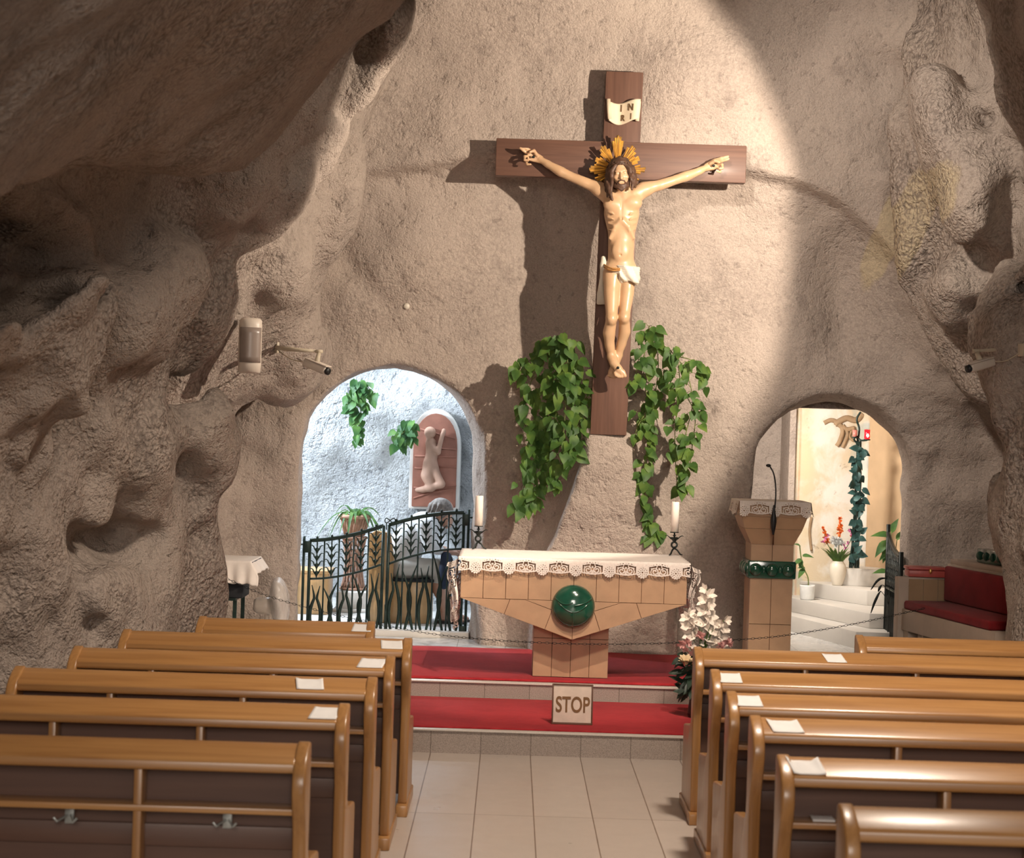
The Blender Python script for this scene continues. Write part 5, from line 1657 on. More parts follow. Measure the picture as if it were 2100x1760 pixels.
fx = P(575, 1235, 15.2)
m, nt, b = new_mat('plastic_film')
b.inputs['Base Color'].default_value = (.72, .66, .62, 1); b.inputs['Roughness'].default_value = .25
tr = nt.nodes.new('ShaderNodeBsdfTransparent'); mx = nt.nodes.new('ShaderNodeMixShader')
co = mapped(nt, (8, 8, 2))
nt.links.new(math_node(nt, 'MULTIPLY_ADD', noise_node(nt, co, 3, 4), .55), mx.inputs[0])
mx.inputs[0].links[0].from_node.inputs[2].default_value = .22
nt.links.new(tr.outputs[0], mx.inputs[1]); nt.links.new(b.outputs[0], mx.inputs[2])
nt.links.new(mx.outputs[0], nt.nodes['Material Output'].inputs['Surface'])
bump(nt, b, noise_node(nt, mapped(nt, (30, 30, 6)), 1.5, 4), .5, .01)
M['film'] = m
fan = thing('pedestal_fan', 'white pedestal fan with its head wrapped in clear plastic beside the arch', 'fan', (fx.x, 15.25, Z2))
hx, hz = P(572,1232,15.2).x, P(572,1232,15.2).z
MB().lathe([(.0,0),(.17,.0),(.16,.025),(.03,.05),(.016,.06),(.016,hz - Z2 - .06),(.0,hz - Z2 - .05)], (P(545,1262,15.2).x, 15.25, Z2), 24).build('stand', M['whiteplastic'], fan)
Rm = Matrix.Rotation(math.radians(90), 3, 'Y') @ Matrix.Rotation(math.radians(0), 3, 'X')
mh = MB().lathe([(.0,-.13),(.045,-.125),(.062,-.10),(.066,-.04),(.066,.02),(.0,.02)], (P(552,1243,15.2).x, 15.25, P(552,1244,15.2).z), 22, Rm)
mh.build('motor_housing', M['whiteplastic'], fan)
MB().tube([(P(538,1225,15.2).x, 15.25, P(538,1222,15.2).z), (P(538,1225,15.2).x, 15.25, P(538,1230,15.2).z)], .007, 8).build('knob', M['whiteplastic'], fan)
Rf = Matrix.Rotation(math.radians(82), 3, 'Y')
cg = MB()
for r, off in ((.155, 0), (.12, .035), (.12, -.035), (.07, .05), (.07, -.05)):
    cg.tube([Vector((hx, 15.25, hz)) + Rf @ Vector((r*math.cos(a), r*math.sin(a), off)) for a in [2*PI*i/28 for i in range(29)]], .003, 5, False)
for k in range(28):
    a = 2*PI*k/28
    cg.tube([Vector((hx, 15.25, hz)) + Rf @ Vector((r*math.cos(a), r*math.sin(a), o_)) for r, o_ in ((.03, .05), (.09, .046), (.155, 0), (.09, -.046), (.03, -.05))], .0018, 4, False)
cg.build('cage', M['whiteplastic'], fan)
bl_ = MB()
for k in range(3):
    a0 = 2*PI*k/3
    bl_.grid(lambda u, v: Vector((hx, 15.25, hz)) + Rf @ Vector(((.025 + .11*v)*math.cos(a0 + .9*u), (.025 + .11*v)*math.sin(a0 + .9*u), .03*(u - .5))), 8, 6)
bl_.ball((hx, 15.25, hz), .03, 12)
bl_.build('blades', M['whiteplastic'], fan)
def film(u, v):
    a = 2*PI*u; q = PI*v
    p = Rf @ Vector((.175*math.sin(q)*math.cos(a), .175*math.sin(q)*math.sin(a), .075*math.cos(q)))
    p = p*(1 + .05*math.sin(7*a)*math.sin(q)) + Vector((0, 0, -.10*max(0, -p.z/.17)**2))
    return Vector((hx, 15.25, hz)) + p
MB().grid(film, 40, 22).build('plastic_wrap', M['film'], fan, label='clear crumpled plastic wrap')

# wall detector
Yd = min(rock_at(x, y, 14.0).y for x in (486, 500, 514, 528, 540) for y in (655, 690, 730, 762) if rock_at(x, y, 14.0).y > 13.2) - .06
det = thing('motion_detector', 'tall pale detector unit with a smoked curved window on the left rock', 'detector', P(514, 710, Yd))
dw, dzt, dzb = (P(538,710,Yd).x - P(490,710,Yd).x)/2, P(514,652,Yd).z, P(514,766,Yd).z
dc = P(513, 710, Yd)
Rd = Matrix.Rotation(.16, 3, 'Z')
def loop(zv, w, d, n=20):
    return [dc + Rd @ Vector((w*math.cos(a)*(1 if abs(math.cos(a)) < 1 else 1), -d*max(0, math.sin(a))**.7 if math.sin(a) > 0 else .06, zv - dc.z)) for a in [2*PI*i/n for i in range(n)]]
rows = [(dzb, .80, .05), (dzb + .012, .96, .075), (dzb + .06, 1, .085), (dzt - .06, 1, .085), (dzt - .02, .97, .08), (dzt - .004, .8, .06), (dzt, .5, .03)]
vs, fs = [], []
for z, w, d in rows: vs += loop(z, dw*w, d)
n = 20
for i in range(len(rows)-1):
    for k2 in range(n): fs.append((i*n+k2, i*n+(k2+1)%n, (i+1)*n+(k2+1)%n, (i+1)*n+k2))
fs += [tuple(range(n))[::-1], tuple(range((len(rows)-1)*n, len(rows)*n))]
MB().add(vs, fs, True).build('housing', M['whiteplastic'], det)
def win(u, v):
    a = PI*(.16 + .68*u)
    return dc + Rd @ Vector((dw*1.0*math.cos(a), -.087*math.sin(a)**.7 - .002, (dzb + .075 - dc.z) + (dzt - dzb - .145)*v))
MB().grid(win, 14, 6).build('window', M['greyplastic'], det, solid=.004)
MB().obox(dc + Vector((0, .09, 0)), (dw*1.2, .10, (dzt-dzb)*.7), Rd).build('back_plate', M['whiteplastic'], det, bevel=.004)

# surveillance cameras
def cctv(label, wallp, elbow, tip, body0, body1, Yc, lens_col='black'):
    wp = rock_at(*wallp, Yc + .2)
    wp = wp if abs(wp.y - Yc) < 1.6 else P(*wallp, Yc + .2)
    t = thing('surveillance_camera', label, 'camera', wp, None)
    e, tp = P(*elbow, Yc), P(*tip, Yc - .03)
    MB().obox(wp + Vector((0, -.01, 0)), (.02, .05, .085), Matrix.Rotation(.5, 3, 'Z')).build('wall_plate', M['cream2'], t, bevel=.003)
    am_ = MB().tube([wp, e, tp], [.018, .017, .010], 10)
    am_.build('arm', M['cream2'], t)
    jn = MB().tube([tp + Vector((0, 0, .012)), tp - Vector((0, 0, .012))], .026, 12)
    b0, b1 = P(*body0, Yc - .06), P(*body1, Yc - .16)
    mid = (b0*.45 + b1*.55)
    jn.tube([tp, mid + Vector((0, 0, .03))], [.012, .022], 10)
    jn.build('joint', M['cream2'], t)
    d = (b1 - b0).normalized()
    R = d.to_track_quat('X', 'Z').to_matrix()
    L = (b1-b0).length
    MB().obox((b0+b1)/2, (L, .062, .058), R).build('housing', M['whiteplastic'], t, bevel=.014, bseg=3)
    MB().obox((b0+b1)/2 + R @ Vector((.01, 0, .034)), (L*.98, .072, .010), R).build('sun_shield', M['whiteplastic'], t, bevel=.004)
    MB().tube([b1 - d*.005, b1 + d*.018], .026, 14).build('lens', M['black'], t)
    MB().tube(smooth_path([wp + Vector((.0, -.02, -.01)), (wp + b0)/2 + Vector((0, 0, -.03)), b0]), .004, 6).build('cable', M['cream2'], t)
    return t
M['cream2'] = plain('aged_plastic', (.50, .42, .31), .5)
cctv('surveillance camera on an arm above the left arch', (568, 713), (588, 716), (655, 721), (625, 743), (670, 761), 14.1)
cctv('surveillance camera on an arm at the right edge', (2094, 718), (2072, 716), (2002, 720), (2036, 742), (1988, 756), 13.15)
cp = rock_at(834, 628, 16.3)
MB2 = MB().lathe([(.0,-.02),(.026,-.02),(.026,.004),(.018,.012),(.0,.014)], cp + Vector((0, -.006, 0)), 18, Matrix.Rotation(PI/2, 3, 'X'))
tag(MB2.build('round_cap', M['cream']), 'small round white cap on the rock above the left arch', 'cap')

# chain across the sanctuary
pth = smooth_path([rock_at(345, 1138, 12.9) + Vector((0, -.02, 0)), P(440, 1176, 13.0), P(560, 1226, 13.3), P(720, 1268, 13.6), P(900, 1302, 13.85), P(1100, 1318, 13.92), P(1300, 1321, 13.95), P(1530, 1311, 14.1), P(1640, 1299, 14.3), P(1760, 1278, 14.5), P(1895, 1248, 14.75)], 30)
ch = MB()
acc, last, k = 0, pth[0], 0
step = .027
for i in range(len(pth)-1):
    a, b_ = pth[i], pth[i+1]
    L = (b_-a).length; s_ = step - acc
    while s_ <= L:
        p = a.lerp(b_, s_/L); d = (b_-a).normalized()
        side = d.cross(Vector((0,0,1))).normalized(); up_ = side.cross(d)
        w = side if k % 2 else up_
        ch.tube([p + d*(.0165*math.cos(q)) + w*(.0065*math.sin(q)) for q in [2*PI*j/10 for j in range(11)]], .0016, 4, False)
        k += 1; s_ += step
    acc = (acc + L) % step
tag(ch.build('chain', M['chainmetal'] if 'chainmetal' in M else M['iron']), 'thin iron chain strung across the sanctuary in front of gate and lectern', 'chain')

# ------------------------------------------------------------------ flower arrangement on the step
FY = 13.35
fv = thing('flower_arrangement', 'dark vase of white gladioli and pink carnations at the right end of the red steps', 'flowers', (P(1432,1430,FY).x, FY, Z1 + .012))
vx = P(1434, 1400, FY).x
M['petal'] = plain('white_petals', (.84, .74, .64), .6, 0, .07, 30, 0, 1, .4, 0, .2)
M['pink'] = plain('pink_petals', (.80, .44, .41), .65, 0, .18, 40)
M['rose'] = plain('cream_petals', (.74, .56, .34), .6, 0, .1, 40)
M['darkgreen'] = plain('dark_foliage', (.022, .04, .025), .5, 0, .4, 20)
M['spike'] = plain('green_stalk', (.09, .16, .03), .5, 0, .2, 20)
ztop = P(1432, 1372, FY).z
MB().lathe([(.0, Z1 + .012), (.07, Z1 + .012), (.075, Z1 + .05), (.055, Z1 + .2), (.06, ztop - .06), (.085, ztop), (.07, ztop - .005), (.0, ztop - .02)], (vx, FY, 0), 22).build('vase', M['black'], fv)
rf_ = random.Random(12)
fo = MB()
for k in range(120):
    a = rf_.uniform(0, 2*PI); r = rf_.uniform(.02, .10)
    b_ = Vector((vx - .02 + r*math.cos(a), FY + r*math.sin(a)*.8, rf_.uniform(Z1 + .16, ztop + .10)))
    leaf(fo, b_, (math.cos(a), math.sin(a), rf_.uniform(-.9, .8)), (rf_.uniform(-.4,.4), -.5, .6), rf_.uniform(.07, .13), rf_.uniform(.025, .05), .3, .2, False)
fo.build('foliage', M['darkgreen'], fv)
def floret(mb, c, d, s, n=6):
    d = Vector(d).normalized(); e = d.orthogonal().normalized(); g = d.cross(e)
    for k in range(n):
        a = 2*PI*k/n + rf_.uniform(-.2, .2)
        o_ = e*math.cos(a) + g*math.sin(a)
        leaf(mb, Vector(c) - d*s*.35, d*.75 + o_*.75, -o_*.8 + d*.5, s*rf_.uniform(.9, 1.25), s*rf_.uniform(.55, .75), -.25 + rf_.uniform(0,.5), -.25, False)
for (bx_, by_, tx, ty, n) in ((1432, 1320, 1410, 1258, 9), (1446, 1300, 1450, 1208, 10), (1462, 1330, 1484, 1272, 9)):
    b0, t0 = P(bx_, by_, FY), P(tx, ty, FY - .02)
    MB().tube([Vector((vx, FY, ztop)), b0, t0], [.006, .006, .003], 6).build('stalk', M['spike'], fv)
    fm_ = MB()
    for i in range(n):
        t = i/(n-1)
        p = P(bx_ + (tx-bx_)*(-.05 + 1.05*t), by_ + (ty-by_)*(-.05 + 1.05*t), FY - .03)
        floret(fm_, p + Vector((.022*(-1)**i, -.012, 0)), (.55*(-1)**i, -1, .35), .078*(1.1 - .5*t**2))
    fm_.build('gladiolus_flowers', M['petal'], fv)
for px, py, s in ((1399, 1322, .05), (1410, 1318, .045), (1436, 1304, .055), (1424, 1340, .06), (1492, 1318, .055), (1478, 1326, .05), (1405, 1332, .04), (1428, 1352, .045)):
    cm = MB(); c = P(px, py, FY - .10)
    for k in range(26):
        d = Vector((rf_.gauss(0, 1), rf_.gauss(0, 1) - .4, rf_.gauss(0, 1) + .3)).normalized()
        leaf(cm, c, d, d.orthogonal(), s*rf_.uniform(.55, .8), s*.5, .5, .3, False)
    cm.build('carnation', M['pink'], fv)
    MB().tube([c, (c + Vector((vx, FY, ztop)))/2 + Vector((0, 0, .01)), Vector((vx, FY, ztop - .01))], .0035, 5).build('stalk', M['spike'], fv)
cm = MB(); c = P(1406, 1353, FY - .12)
for k in range(16):
    a = k*2.4; r = .010 + .0016*k
    leaf(cm, c + Vector((math.cos(a)*r*.5, -.01, math.sin(a)*r*.5 - .022)), (math.cos(a)*r*18, -.5, .8), (math.cos(a), -.2, math.sin(a)), .05, .042, -.5, -.3, False)
cm.build('rose', M['rose'], fv)
MB().tube([c, Vector((vx, FY, ztop - .01))], .0035, 5).build('stalk', M['spike'], fv)
gl_ = MB()
for k in range(14):
    a = rf_.uniform(0, 2*PI)
    strap(gl_, (vx + .01*math.cos(a), FY, ztop), (.25*math.cos(a) + .08, .2*math.sin(a), 1), rf_.uniform(.22, .40), .018, .1)
gl_.build('blade_leaves', M['spike'], fv)

# ------------------------------------------------------------------ right arch: chapel
m, nt, b = new_mat('fresco')
tc = nt.nodes.new('ShaderNodeTexCoord'); sx = nt.nodes.new('ShaderNodeSeparateXYZ')
nt.links.new(tc.outputs['Object'], sx.inputs[0])
co = mapped(nt)
n1 = noise_node(nt, co, 2.6, 6, .6, .5); n2 = noise_node(nt, co, 7, 6, .65, .3); n3 = noise_node(nt, co, 1.7, 4, .5, 1)
c = mix_col(nt, ramp_node(nt, n1, [(.42, (0,0,0)), (.56, (1,1,1))]), (.80, .75, .68), (.70, .58, .42))
fx0 = P(1650, 960, 19.1).x
band = math_node(nt, 'SUBTRACT', 1.0, math_node(nt, 'MULTIPLY', math_node(nt, 'ABSOLUTE', math_node(nt, 'SUBTRACT', sx.outputs[0], fx0)), 7.5), True)
c = mix_col(nt, math_node(nt, 'MULTIPLY', band, math_node(nt, 'MULTIPLY', n2, 1.1)), c, (.78, .62, .38))
st_ = math_node(nt, 'SUBTRACT', 1.0, math_node(nt, 'MULTIPLY', math_node(nt, 'ABSOLUTE', math_node(nt, 'SUBTRACT', sx.outputs[0], P(1638, 960, 19.1).x)), 60), True)
c = mix_col(nt, math_node(nt, 'MULTIPLY', st_, n2), c, (.55, .20, .08))
c = mix_col(nt, math_node(nt, 'MULTIPLY', ramp_node(nt, n3, [(.62, (0,0,0)), (.68, (1,1,1))]), .5), c, (.36, .45, .44))
c = mix_col(nt, ramp_node(nt, n2, [(.30, (1,1,1)), (.36, (0,0,0))]), c, (.42, .32, .22))
nt.links.new(c, b.inputs['Base Color']); b.inputs['Roughness'].default_value = .85
bump(nt, b, math_node(nt, 'ADD', n2, n1), .35, .02)
M['fresco'] = m
M['warm_lit'] = plain('warm_lit_plaster', (.62, .43, .26), .85, 0, .12, 3, .2, 20)  # plaster coloured orange: the warm light on this wall is in the colour
M['ridge'] = plain('brown_plaster', (.40, .27, .16), .85, 0, .15, 12, .3, 30)
YW = 19.1
l, r = P(1627, 960, YW).x, P(1782, 960, YW).x
def fr_fn(u, v):
    x, z = l + (r-l)*u, Z2 + 2.6*v
    return (x, YW - .02*math.sin(5*x)*math.sin(4*z) + .25*max(0, u-.85)/.15*-.3, z)
fw = MB().grid(fr_fn, 30, 40).build('wall_fresco', M['fresco'], solid=.06, kind='structure')
MB().box(l - .06, l + .0, YW - .10, YW + .5, Z2, 2.85).build('wall_fresco_edge', M['rock'], kind='structure')
prl = thing('plaster_relief', 'broken brown plaster ornament high on the fresco wall in the right chapel', 'ornament', P(1725, 880, YW))
for pts, w in (([(1690,868),(1705,862),(1722,870),(1728,885),(1722,905),(1716,915)], .022), ([(1712,870),(1735,858),(1755,862),(1770,850)], .03),
               ([(1712,866),(1735,880),(1752,878)], .022), ([(1728,872),(1738,888),(1733,905),(1727,918)], .018), ([(1748,880),(1742,895),(1750,905)], .012), ([(1664,1060),(1660,1090),(1664,1130)], .012)):
    MB().tube(smooth_path([P(a, b_, YW - .035) for a, b_ in pts]), w, 8).build('moulding', M['ridge'], prl)
def oc_fn(u, v):
    q = u*1.25
    x = r - .02 + .42*math.sin(q) ; y = YW - .10 - 1.75*(1 - math.cos(q))*1.0 - .15*u
    return (x, y, Z2 + 2.7*v)
MB().grid(oc_fn, 24, 10).build('wall_chapel_right', M['warm_lit'], solid=.05, kind='structure')
MB().box(1.95, 3.6, 17.06, 17.3, P(1700, 838, 17.06).z, 3.3).build('trim_4', M['rock'], kind='structure')
# white steps
def plan(name, poly, z0, z1):
    tag(MB().prism(poly, z0, z1, 'Z').build(name, M['whitestone'], bevel=.008), kind='structure')
plan('chapel_step', [(2.50, 18.95), (3.05, 16.98), (4.1, 16.98), (4.1, 19.4), (2.50, 19.4)], Z2 - .02, .43)
plan('chapel_step', [(2.62, 19.05), (3.22, 17.3), (4.1, 17.3), (4.1, 19.4), (2.62, 19.4)], .43, .565)
plan('chapel_step', [(2.86, 19.06), (3.34, 18.1), (4.1, 18.1), (4.1, 19.4), (2.86, 19.4)], .565, .705)
plan('chapel_altar_ledge', [(3.17, 18.62), (4.1, 18.5), (4.1, 19.4), (3.17, 19.4)], .705, .87)

# vase of flowers
YV = 18.62
vc = P(1717, 1200, YV); vc.z = .707
vs_ = thing('flower_vase', 'cream vase with white, pink and orange flowers on the white chapel step', 'flower vase', vc)
MB().lathe([(.0,0),(.048,.0),(.052,.01),(.075,.09),(.082,.15),(.072,.20),(.055,.222),(.058,.23),(.045,.226),(.0,.21)], vc, 26).build('vase', M['cream'], vs_)
gf = MB(); top = vc + Vector((0, 0, .22))
rv2 = random.Random(30)
for k in range(60):
    a = rv2.uniform(0, 2*PI)
    strap(gf, top + Vector((.03*math.cos(a), .03*math.sin(a), -.02)), (.55*math.cos(a), .4*math.sin(a) - .1, 1), rv2.uniform(.12, .24), .022, .2, 5)
gf.build('greenery', M['pothos'], vs_)
M['whitefl'] = plain('white_flower', (.85, .85, .83), .6)
M['orange'] = plain('orange_flower', (.85, .17, .03), .5)
M['magenta'] = plain('magenta_flower', (.72, .20, .42), .55)
wf = MB()
for k in range(9):
    c = P(1716 + 13*math.cos(k*2.4)*math.sqrt(k/9), 1112 + 9*math.sin(k*2.4)*math.sqrt(k/9), YV - .06)
    for j in range(18):
        d = Vector((rv2.gauss(0,1), rv2.gauss(0,1) - .5, rv2.gauss(0,1) + .4)).normalized()
        leaf(wf, c, d, d.orthogonal(), .036, .016, .3, .2, False)
wf.build('white_blooms', M['whitefl'], vs_)
for (a, b_, n) in (((1698, 1118), (1688, 1084), 6), ((1722, 1100), (1723, 1064), 6), ((1744, 1110), (1764, 1078), 7)):
    of = MB()
    MB().tube([top, P(*a, YV - .03), P(*b_, YV - .03)], [.004, .004, .002], 5).build('stalk', M['spike'], vs_)
    for i in range(n):
        t = i/(n-1)
        p = P(a[0] + (b_[0]-a[0])*(.2 + .8*t), a[1] + (b_[1]-a[1])*(.2 + .8*t), YV - .04)
        for j in range(7):
            d = Vector((rv2.gauss(0,1), rv2.gauss(0,1) - .5, rv2.gauss(0,1) + .2)).normalized()
            leaf(of, p, d, d.orthogonal(), .040*(1.1 - .5*t), .022, .3, .2, False)
    of.build('orange_flower', M['orange'], vs_)
pf = MB()
for (px, py) in ((1692, 1105), (1688, 1112), (1698, 1098), (1730, 1118), (1738, 1113), (1750, 1103), (1742, 1088), (1746, 1094), (1733, 1124)):
    c = P(px, py, YV - .06)
    for j in range(8):
        d = Vector((rv2.gauss(0,1), rv2.gauss(0,1) - .6, rv2.gauss(0,1))).normalized()
        leaf(pf, c, d, d.orthogonal(), .026, .014, .2, .2, False)
pf.build('pink_blooms', M['magenta'], vs_)

# small potted plant
YP = 18.55
pc2 = P(1655, 1224, YP); pc2.z = .567
pp = thing('potted_plant', 'small bare-stemmed plant in a white pot on the chapel step behind the lectern', 'potted plant', pc2)
MB().lathe([(.0,0),(.06,.0),(.066,.01),(.072,.125),(.072,.14),(.064,.138),(.062,.12),(.0,.115)], pc2, 24).build('pot', M['whitefl'], pp)
stp = smooth_path([pc2 + Vector((.01, 0, .11)), P(1657, 1185, YP), P(1648, 1165, YP), P(1643, 1145, YP), P(1640, 1120, YP)])
MB().tube(stp, [.006]*len(stp), 6).build('stem', M['stem'], pp)
pl_ = MB()
for (px, py, dx, dz, s) in ((1647, 1140, 1, .1, .10), (1643, 1148, -1, -.5, .10), (1641, 1120, -.5, .3, .07), (1648, 1168, -.7, -.9, .10), (1643, 1150, -.2, -1, .08), (1650, 1165, -1, .2, .07)):
    b_ = P(px, py, YP); leaf(pl_, b_, (dx, -.3, dz), (0, -.5, .8), s, s*.6, .3, .2)
pl_.build('leaves', M['pothos_d'], pp)

# iron vine lamp stand
YL = 18.45
zl0 = .872
vl = thing('vine_lamp_stand', 'dark green iron vine stand with leaves and a red votive lamp', 'lamp stand', P(1758, 1165, YL))
vt_ = MB(); xl_ = P(1757, 1000, YL).x
for k in range(5):
    pts = []
    for i in range(25):
        t = i/24; py = 1165 - (1165 - 905)*t
        c = P(1752 + 10*t, py, YL); rr = .035*(1 - .5*t)*(1 + .3*math.sin(9*t + k))
        pts.append(c + Vector((rr*math.cos(2*PI*k/5 + 5*t), rr*math.sin(2*PI*k/5 + 5*t), 0)))
    vt_.tube(pts, [.013 - .006*i/24 for i in range(25)], 6)
vt_.build('twisted_stem', M['vineiron'] if 'vineiron' in M else M['iron_green'], vl)
M['vineleaf'] = plain('green_patina', (.025, .075, .07), .5, .2, .5, 14)
il = MB(); ri = random.Random(14)
for k in range(64):
    t = ri.random()
    c = P(1752 + 10*t + ri.uniform(-13, 13)*(1 - .2*t), 1160 - 245*t, YL - ri.uniform(.02, .09))
    a = ri.uniform(0, 2*PI)
    leaf(il, c, (math.cos(a), -.3, math.sin(a) - .3), (ri.uniform(-.5,.5), -1, .3), ri.uniform(.06, .095), ri.uniform(.05, .08), .2, .3)
il.build('iron_leaves', M['vineleaf'], vl)
am2 = MB()
am2.tube(smooth_path([P(1760, 905, YL), P(1757, 895, YL - .03), P(1765, 903, YL - .06), P(1778, 903, YL - .07)]), .009, 7)
am2.tube(smooth_path([P(1759, 910, YL), P(1752, 903, YL - .04), P(1753, 897, YL - .06)]), .009, 7)
am2.tube(smooth_path([P(1759, 905, YL), P(1762, 880, YL), P(1757, 860, YL), P(1765, 845, YL)]), .010, 7)
am2.lathe([(.0,0),(.03,.004),(.033,.014),(.0,.014)], P(1778, 904, YL - .07), 14)
am2.lathe([(.0,0),(.025,.004),(.028,.014),(.0,.014)], P(1753, 899, YL - .06), 14)
am2.build('lamp_arms', M['iron_green'], vl)
m, nt, b = new_mat('red_votive_glass')
b.inputs['Base Color'].default_value = (.75, .01, .02, 1); b.inputs['Roughness'].default_value = .1
b.inputs['Emission Color'].default_value = (1, .02, .03, 1); b.inputs['Emission Strength'].default_value = .8
M['redglass'] = m
m, nt, b = new_mat('flame'); b.inputs['Emission Color'].default_value = (1, .75, .5, 1); b.inputs['Emission Strength'].default_value = 9
M['flame'] = m
vg = P(1778, 902, YL - .07)
vo_ = MB().lathe([(.0,0),(.022,.0),(.028,.02),(.026,.06),(.028,.095),(.024,.093),(.0,.09)], vg, 18).build('votive_glass', M['redglass'], vl, label='glowing red glass votive')
MB().ball(vg + Vector((0, -.027, .04)), (.012, .006, .018), 10).build('flame', M['flame'], vo_)
M['pinkglass'] = plain('pale_red_glass', (.62, .22, .18), .15)
MB().lathe([(.0,0),(.018,.0),(.022,.02),(.024,.065),(.0,.063)], P(1753, 896, YL - .06), 16).build('votive_glass', M['pinkglass'], vl, label='pale unlit glass votive')

# leafy plant behind the right gate
YG2 = 17.35
gp = thing('leafy_plant', 'green leafy plant half hidden behind the open iron gate of the chapel', 'plant', (P(1830, 1290, YG2).x, 17.62, .566))
gpm, gps = MB(), MB()
b0 = Vector((P(1826, 1200, 17.6).x, 17.62, .57))
for (px, py, dx, dz, s) in ((1818, 1098, -1, .15, .17), (1812, 1112, -.7, -.7, .17), (1822, 1128, -.8, -.5, .15), (1816, 1120, -.4, -1, .16), (1834, 1105, .5, .8, .12), (1812, 1172, -1, .05, .13), (1822, 1090, .3, .9, .13)):
    p = P(px + 6, py, 17.55)
    leaf(gpm, p, (dx, -.25, dz), (0, -.6, .8), s, s*.52, .3, .2)
    gps.tube([b0, (b0 + p)/2 + Vector((.0, 0, .06)), p], .004, 5)
gpm.build('leaves', M['pothos_d'], gp); gps.build('stems', M['stem'], gp)
tw = thing('dry_blade_plant', 'thin dark drooping leaf blades before the white chapel steps', 'plant', P(1812, 1205, 17.0))
twm = MB()
for pts in ([(1818,1186),(1806,1187),(1797,1194),(1786,1210)], [(1808,1200),(1804,1206),(1801,1214)], [(1806,1212),(1800,1222),(1792,1240),(1786,1258)]):
    q = smooth_path([P(a, b_, 16.95) for a, b_ in pts], 4)
    twm.tube(q, [.003 + .009*math.sin(PI*i/(len(q)-1)) for i in range(len(q))], 5, True, .3)
twm.tube(smooth_path([P(1822, 1240, 17.02), P(1815, 1205, 17.0), P(1808, 1200, 16.95)]), .003, 5)
twm.tube(smooth_path([P(1822, 1240, 17.02), P(1814, 1222, 17.0), P(1806, 1212, 16.95)]), .003, 5)
twm.tube(smooth_path([P(1822, 1240, 17.02), P(1824, 1205, 17.0), P(1818, 1186, 16.95)]), .003, 5)
twm.tube([P(1822, 1240, 17.02), (P(1822, 1240, 17.02).x, 17.02, .43)], .004, 5)
twm.build('blades', M['iron'], tw)

# open gate leaf
xh, yh, xf, yfr = 3.335, 16.55, 3.365, 17.30
rg_ = thing('iron_gate', 'open black iron gate leaf seen edge-on at the right arch', 'gate', (xh, yh, Z2 + .02))
def GP(u, z): return Vector((xh + (xf-xh)*u, yh + (yfr-yh)*u, z))
def gt(u): return 1.12 + .16*u**2.2
gfm = MB()
gfm.tube([GP(i/16, gt(i/16)) for i in range(17)], .022, 8)
for z in (.33, .80): gfm.tube([GP(0, z), GP(1, z)], .012, 7)
gfm.tube([GP(0, .30), GP(0, 1.16)], .02, 8); gfm.tube([GP(1, .30), GP(1, 1.36)], .018, 8)
gfm.build('frame', M['iron'], rg_)
for i in range(1, 9):
    MB().tube([GP(i/9, .33), GP(i/9, gt(i/9))], .0085, 7).build('bar', M['iron'], rg_)
og = MB()
for i in range(9):
    u = (i+.5)/9
    for z in (.86, .94, 1.02, 1.10):
        if z < gt(u) - .02:
            for sg in (-1, 1): og.tube([GP(u, z - .03), GP(u + sg*.03, z), GP(u + sg*.045, z + .035)], [.011, .008, .004], 6)
    for sg in (-1, 1): og.tube([GP(u + sg*(.02 + .02*math.sin(PI*k/6)), .34 + .40*k/6) for k in range(7)], [.012, .014, .014, .013, .011, .008, .004], 6)
og.build('leaf_ornament', M['iron'], rg_)
hp_ = MB()
for z in (.42, 1.02): hp_.tube([GP(0, z), GP(0, z) + Vector((.11, -.01, 0))], .012, 7)
hp_.build('hinge_pin', M['iron'], rg_)

# ------------------------------------------------------------------ presider's seat at the right
F0, F1 = Vector((3.20, 15.80, 0)), Vector((3.50, 14.12, 0))
nb = Vector((1.68, .30, 0)).normalized()                 # away from the nave
def SP(u, w, z): 
    p = F0.lerp(F1, u) + nb*w; return (p.x, p.y, z)
def sbox(mb, u0, u1, w0, w1, z0, z1):
    v = [SP(u, w, z) for z in (z0, z1) for u, w in ((u0, w0), (u1, w0), (u1, w1), (u0, w1))]
    return mb.add(v, [(0,1,2,3),(7,6,5,4),(0,4,5,1),(1,5,6,2),(2,6,7,3),(3,7,4,0)])
zs_ = .775
sb = thing('stone_bench', 'long tan stone bench against the right rock with high back', 'seat', SP(.5, .2, Z2))
sbox(MB(), .0, 1.06, 0, .44, zs_ - .20, zs_ - .03).build('seat_slab', M['tan'], sb, bevel=.006)
for u in (.0, .18, .36, .56, .78, 1.0):
    sbox(MB(), u, u + .06, .02, .42, Z2, zs_ - .20).build('leg', M['tan'], sb, bevel=.006)
sbox(MB(), .0, 1.06, .36, .40, Z2, zs_ - .2).build('rear_panel', M['tan_dark'], sb)
ar_ = sbox(MB(), -.055, .0, -.03, .50, Z2, 1.0).build('arm', M['tan'], sb, bevel=.006)
for k in range(3):
    sbox(MB(), .0, .004, .055 + .125*k, .055 + .125*(k+1) - .004, zs_ + .02, .985).build('arm_tile', M['tan_dark'], ar_)
sbox(MB(), -.03, 1.06, .40, .47, zs_ - .2, 1.115).build('back', M['tan'], sb, bevel=.008)
cu1 = sbox(MB(), .015, .985, .005, .40, zs_ - .03, zs_ + .04).build('velvet_cushion', M['velvet'], bevel=.02, bseg=3)
tag(cu1, 'long flat red velvet cushion on the seat of the tan stone bench', 'cushion', 'red cushions of the stone seat')
cu2 = sbox(MB(), .02, .985, .34, .398, zs_ + .042, 1.10).build('velvet_cushion', M['velvet'], bevel=.018, bseg=3)
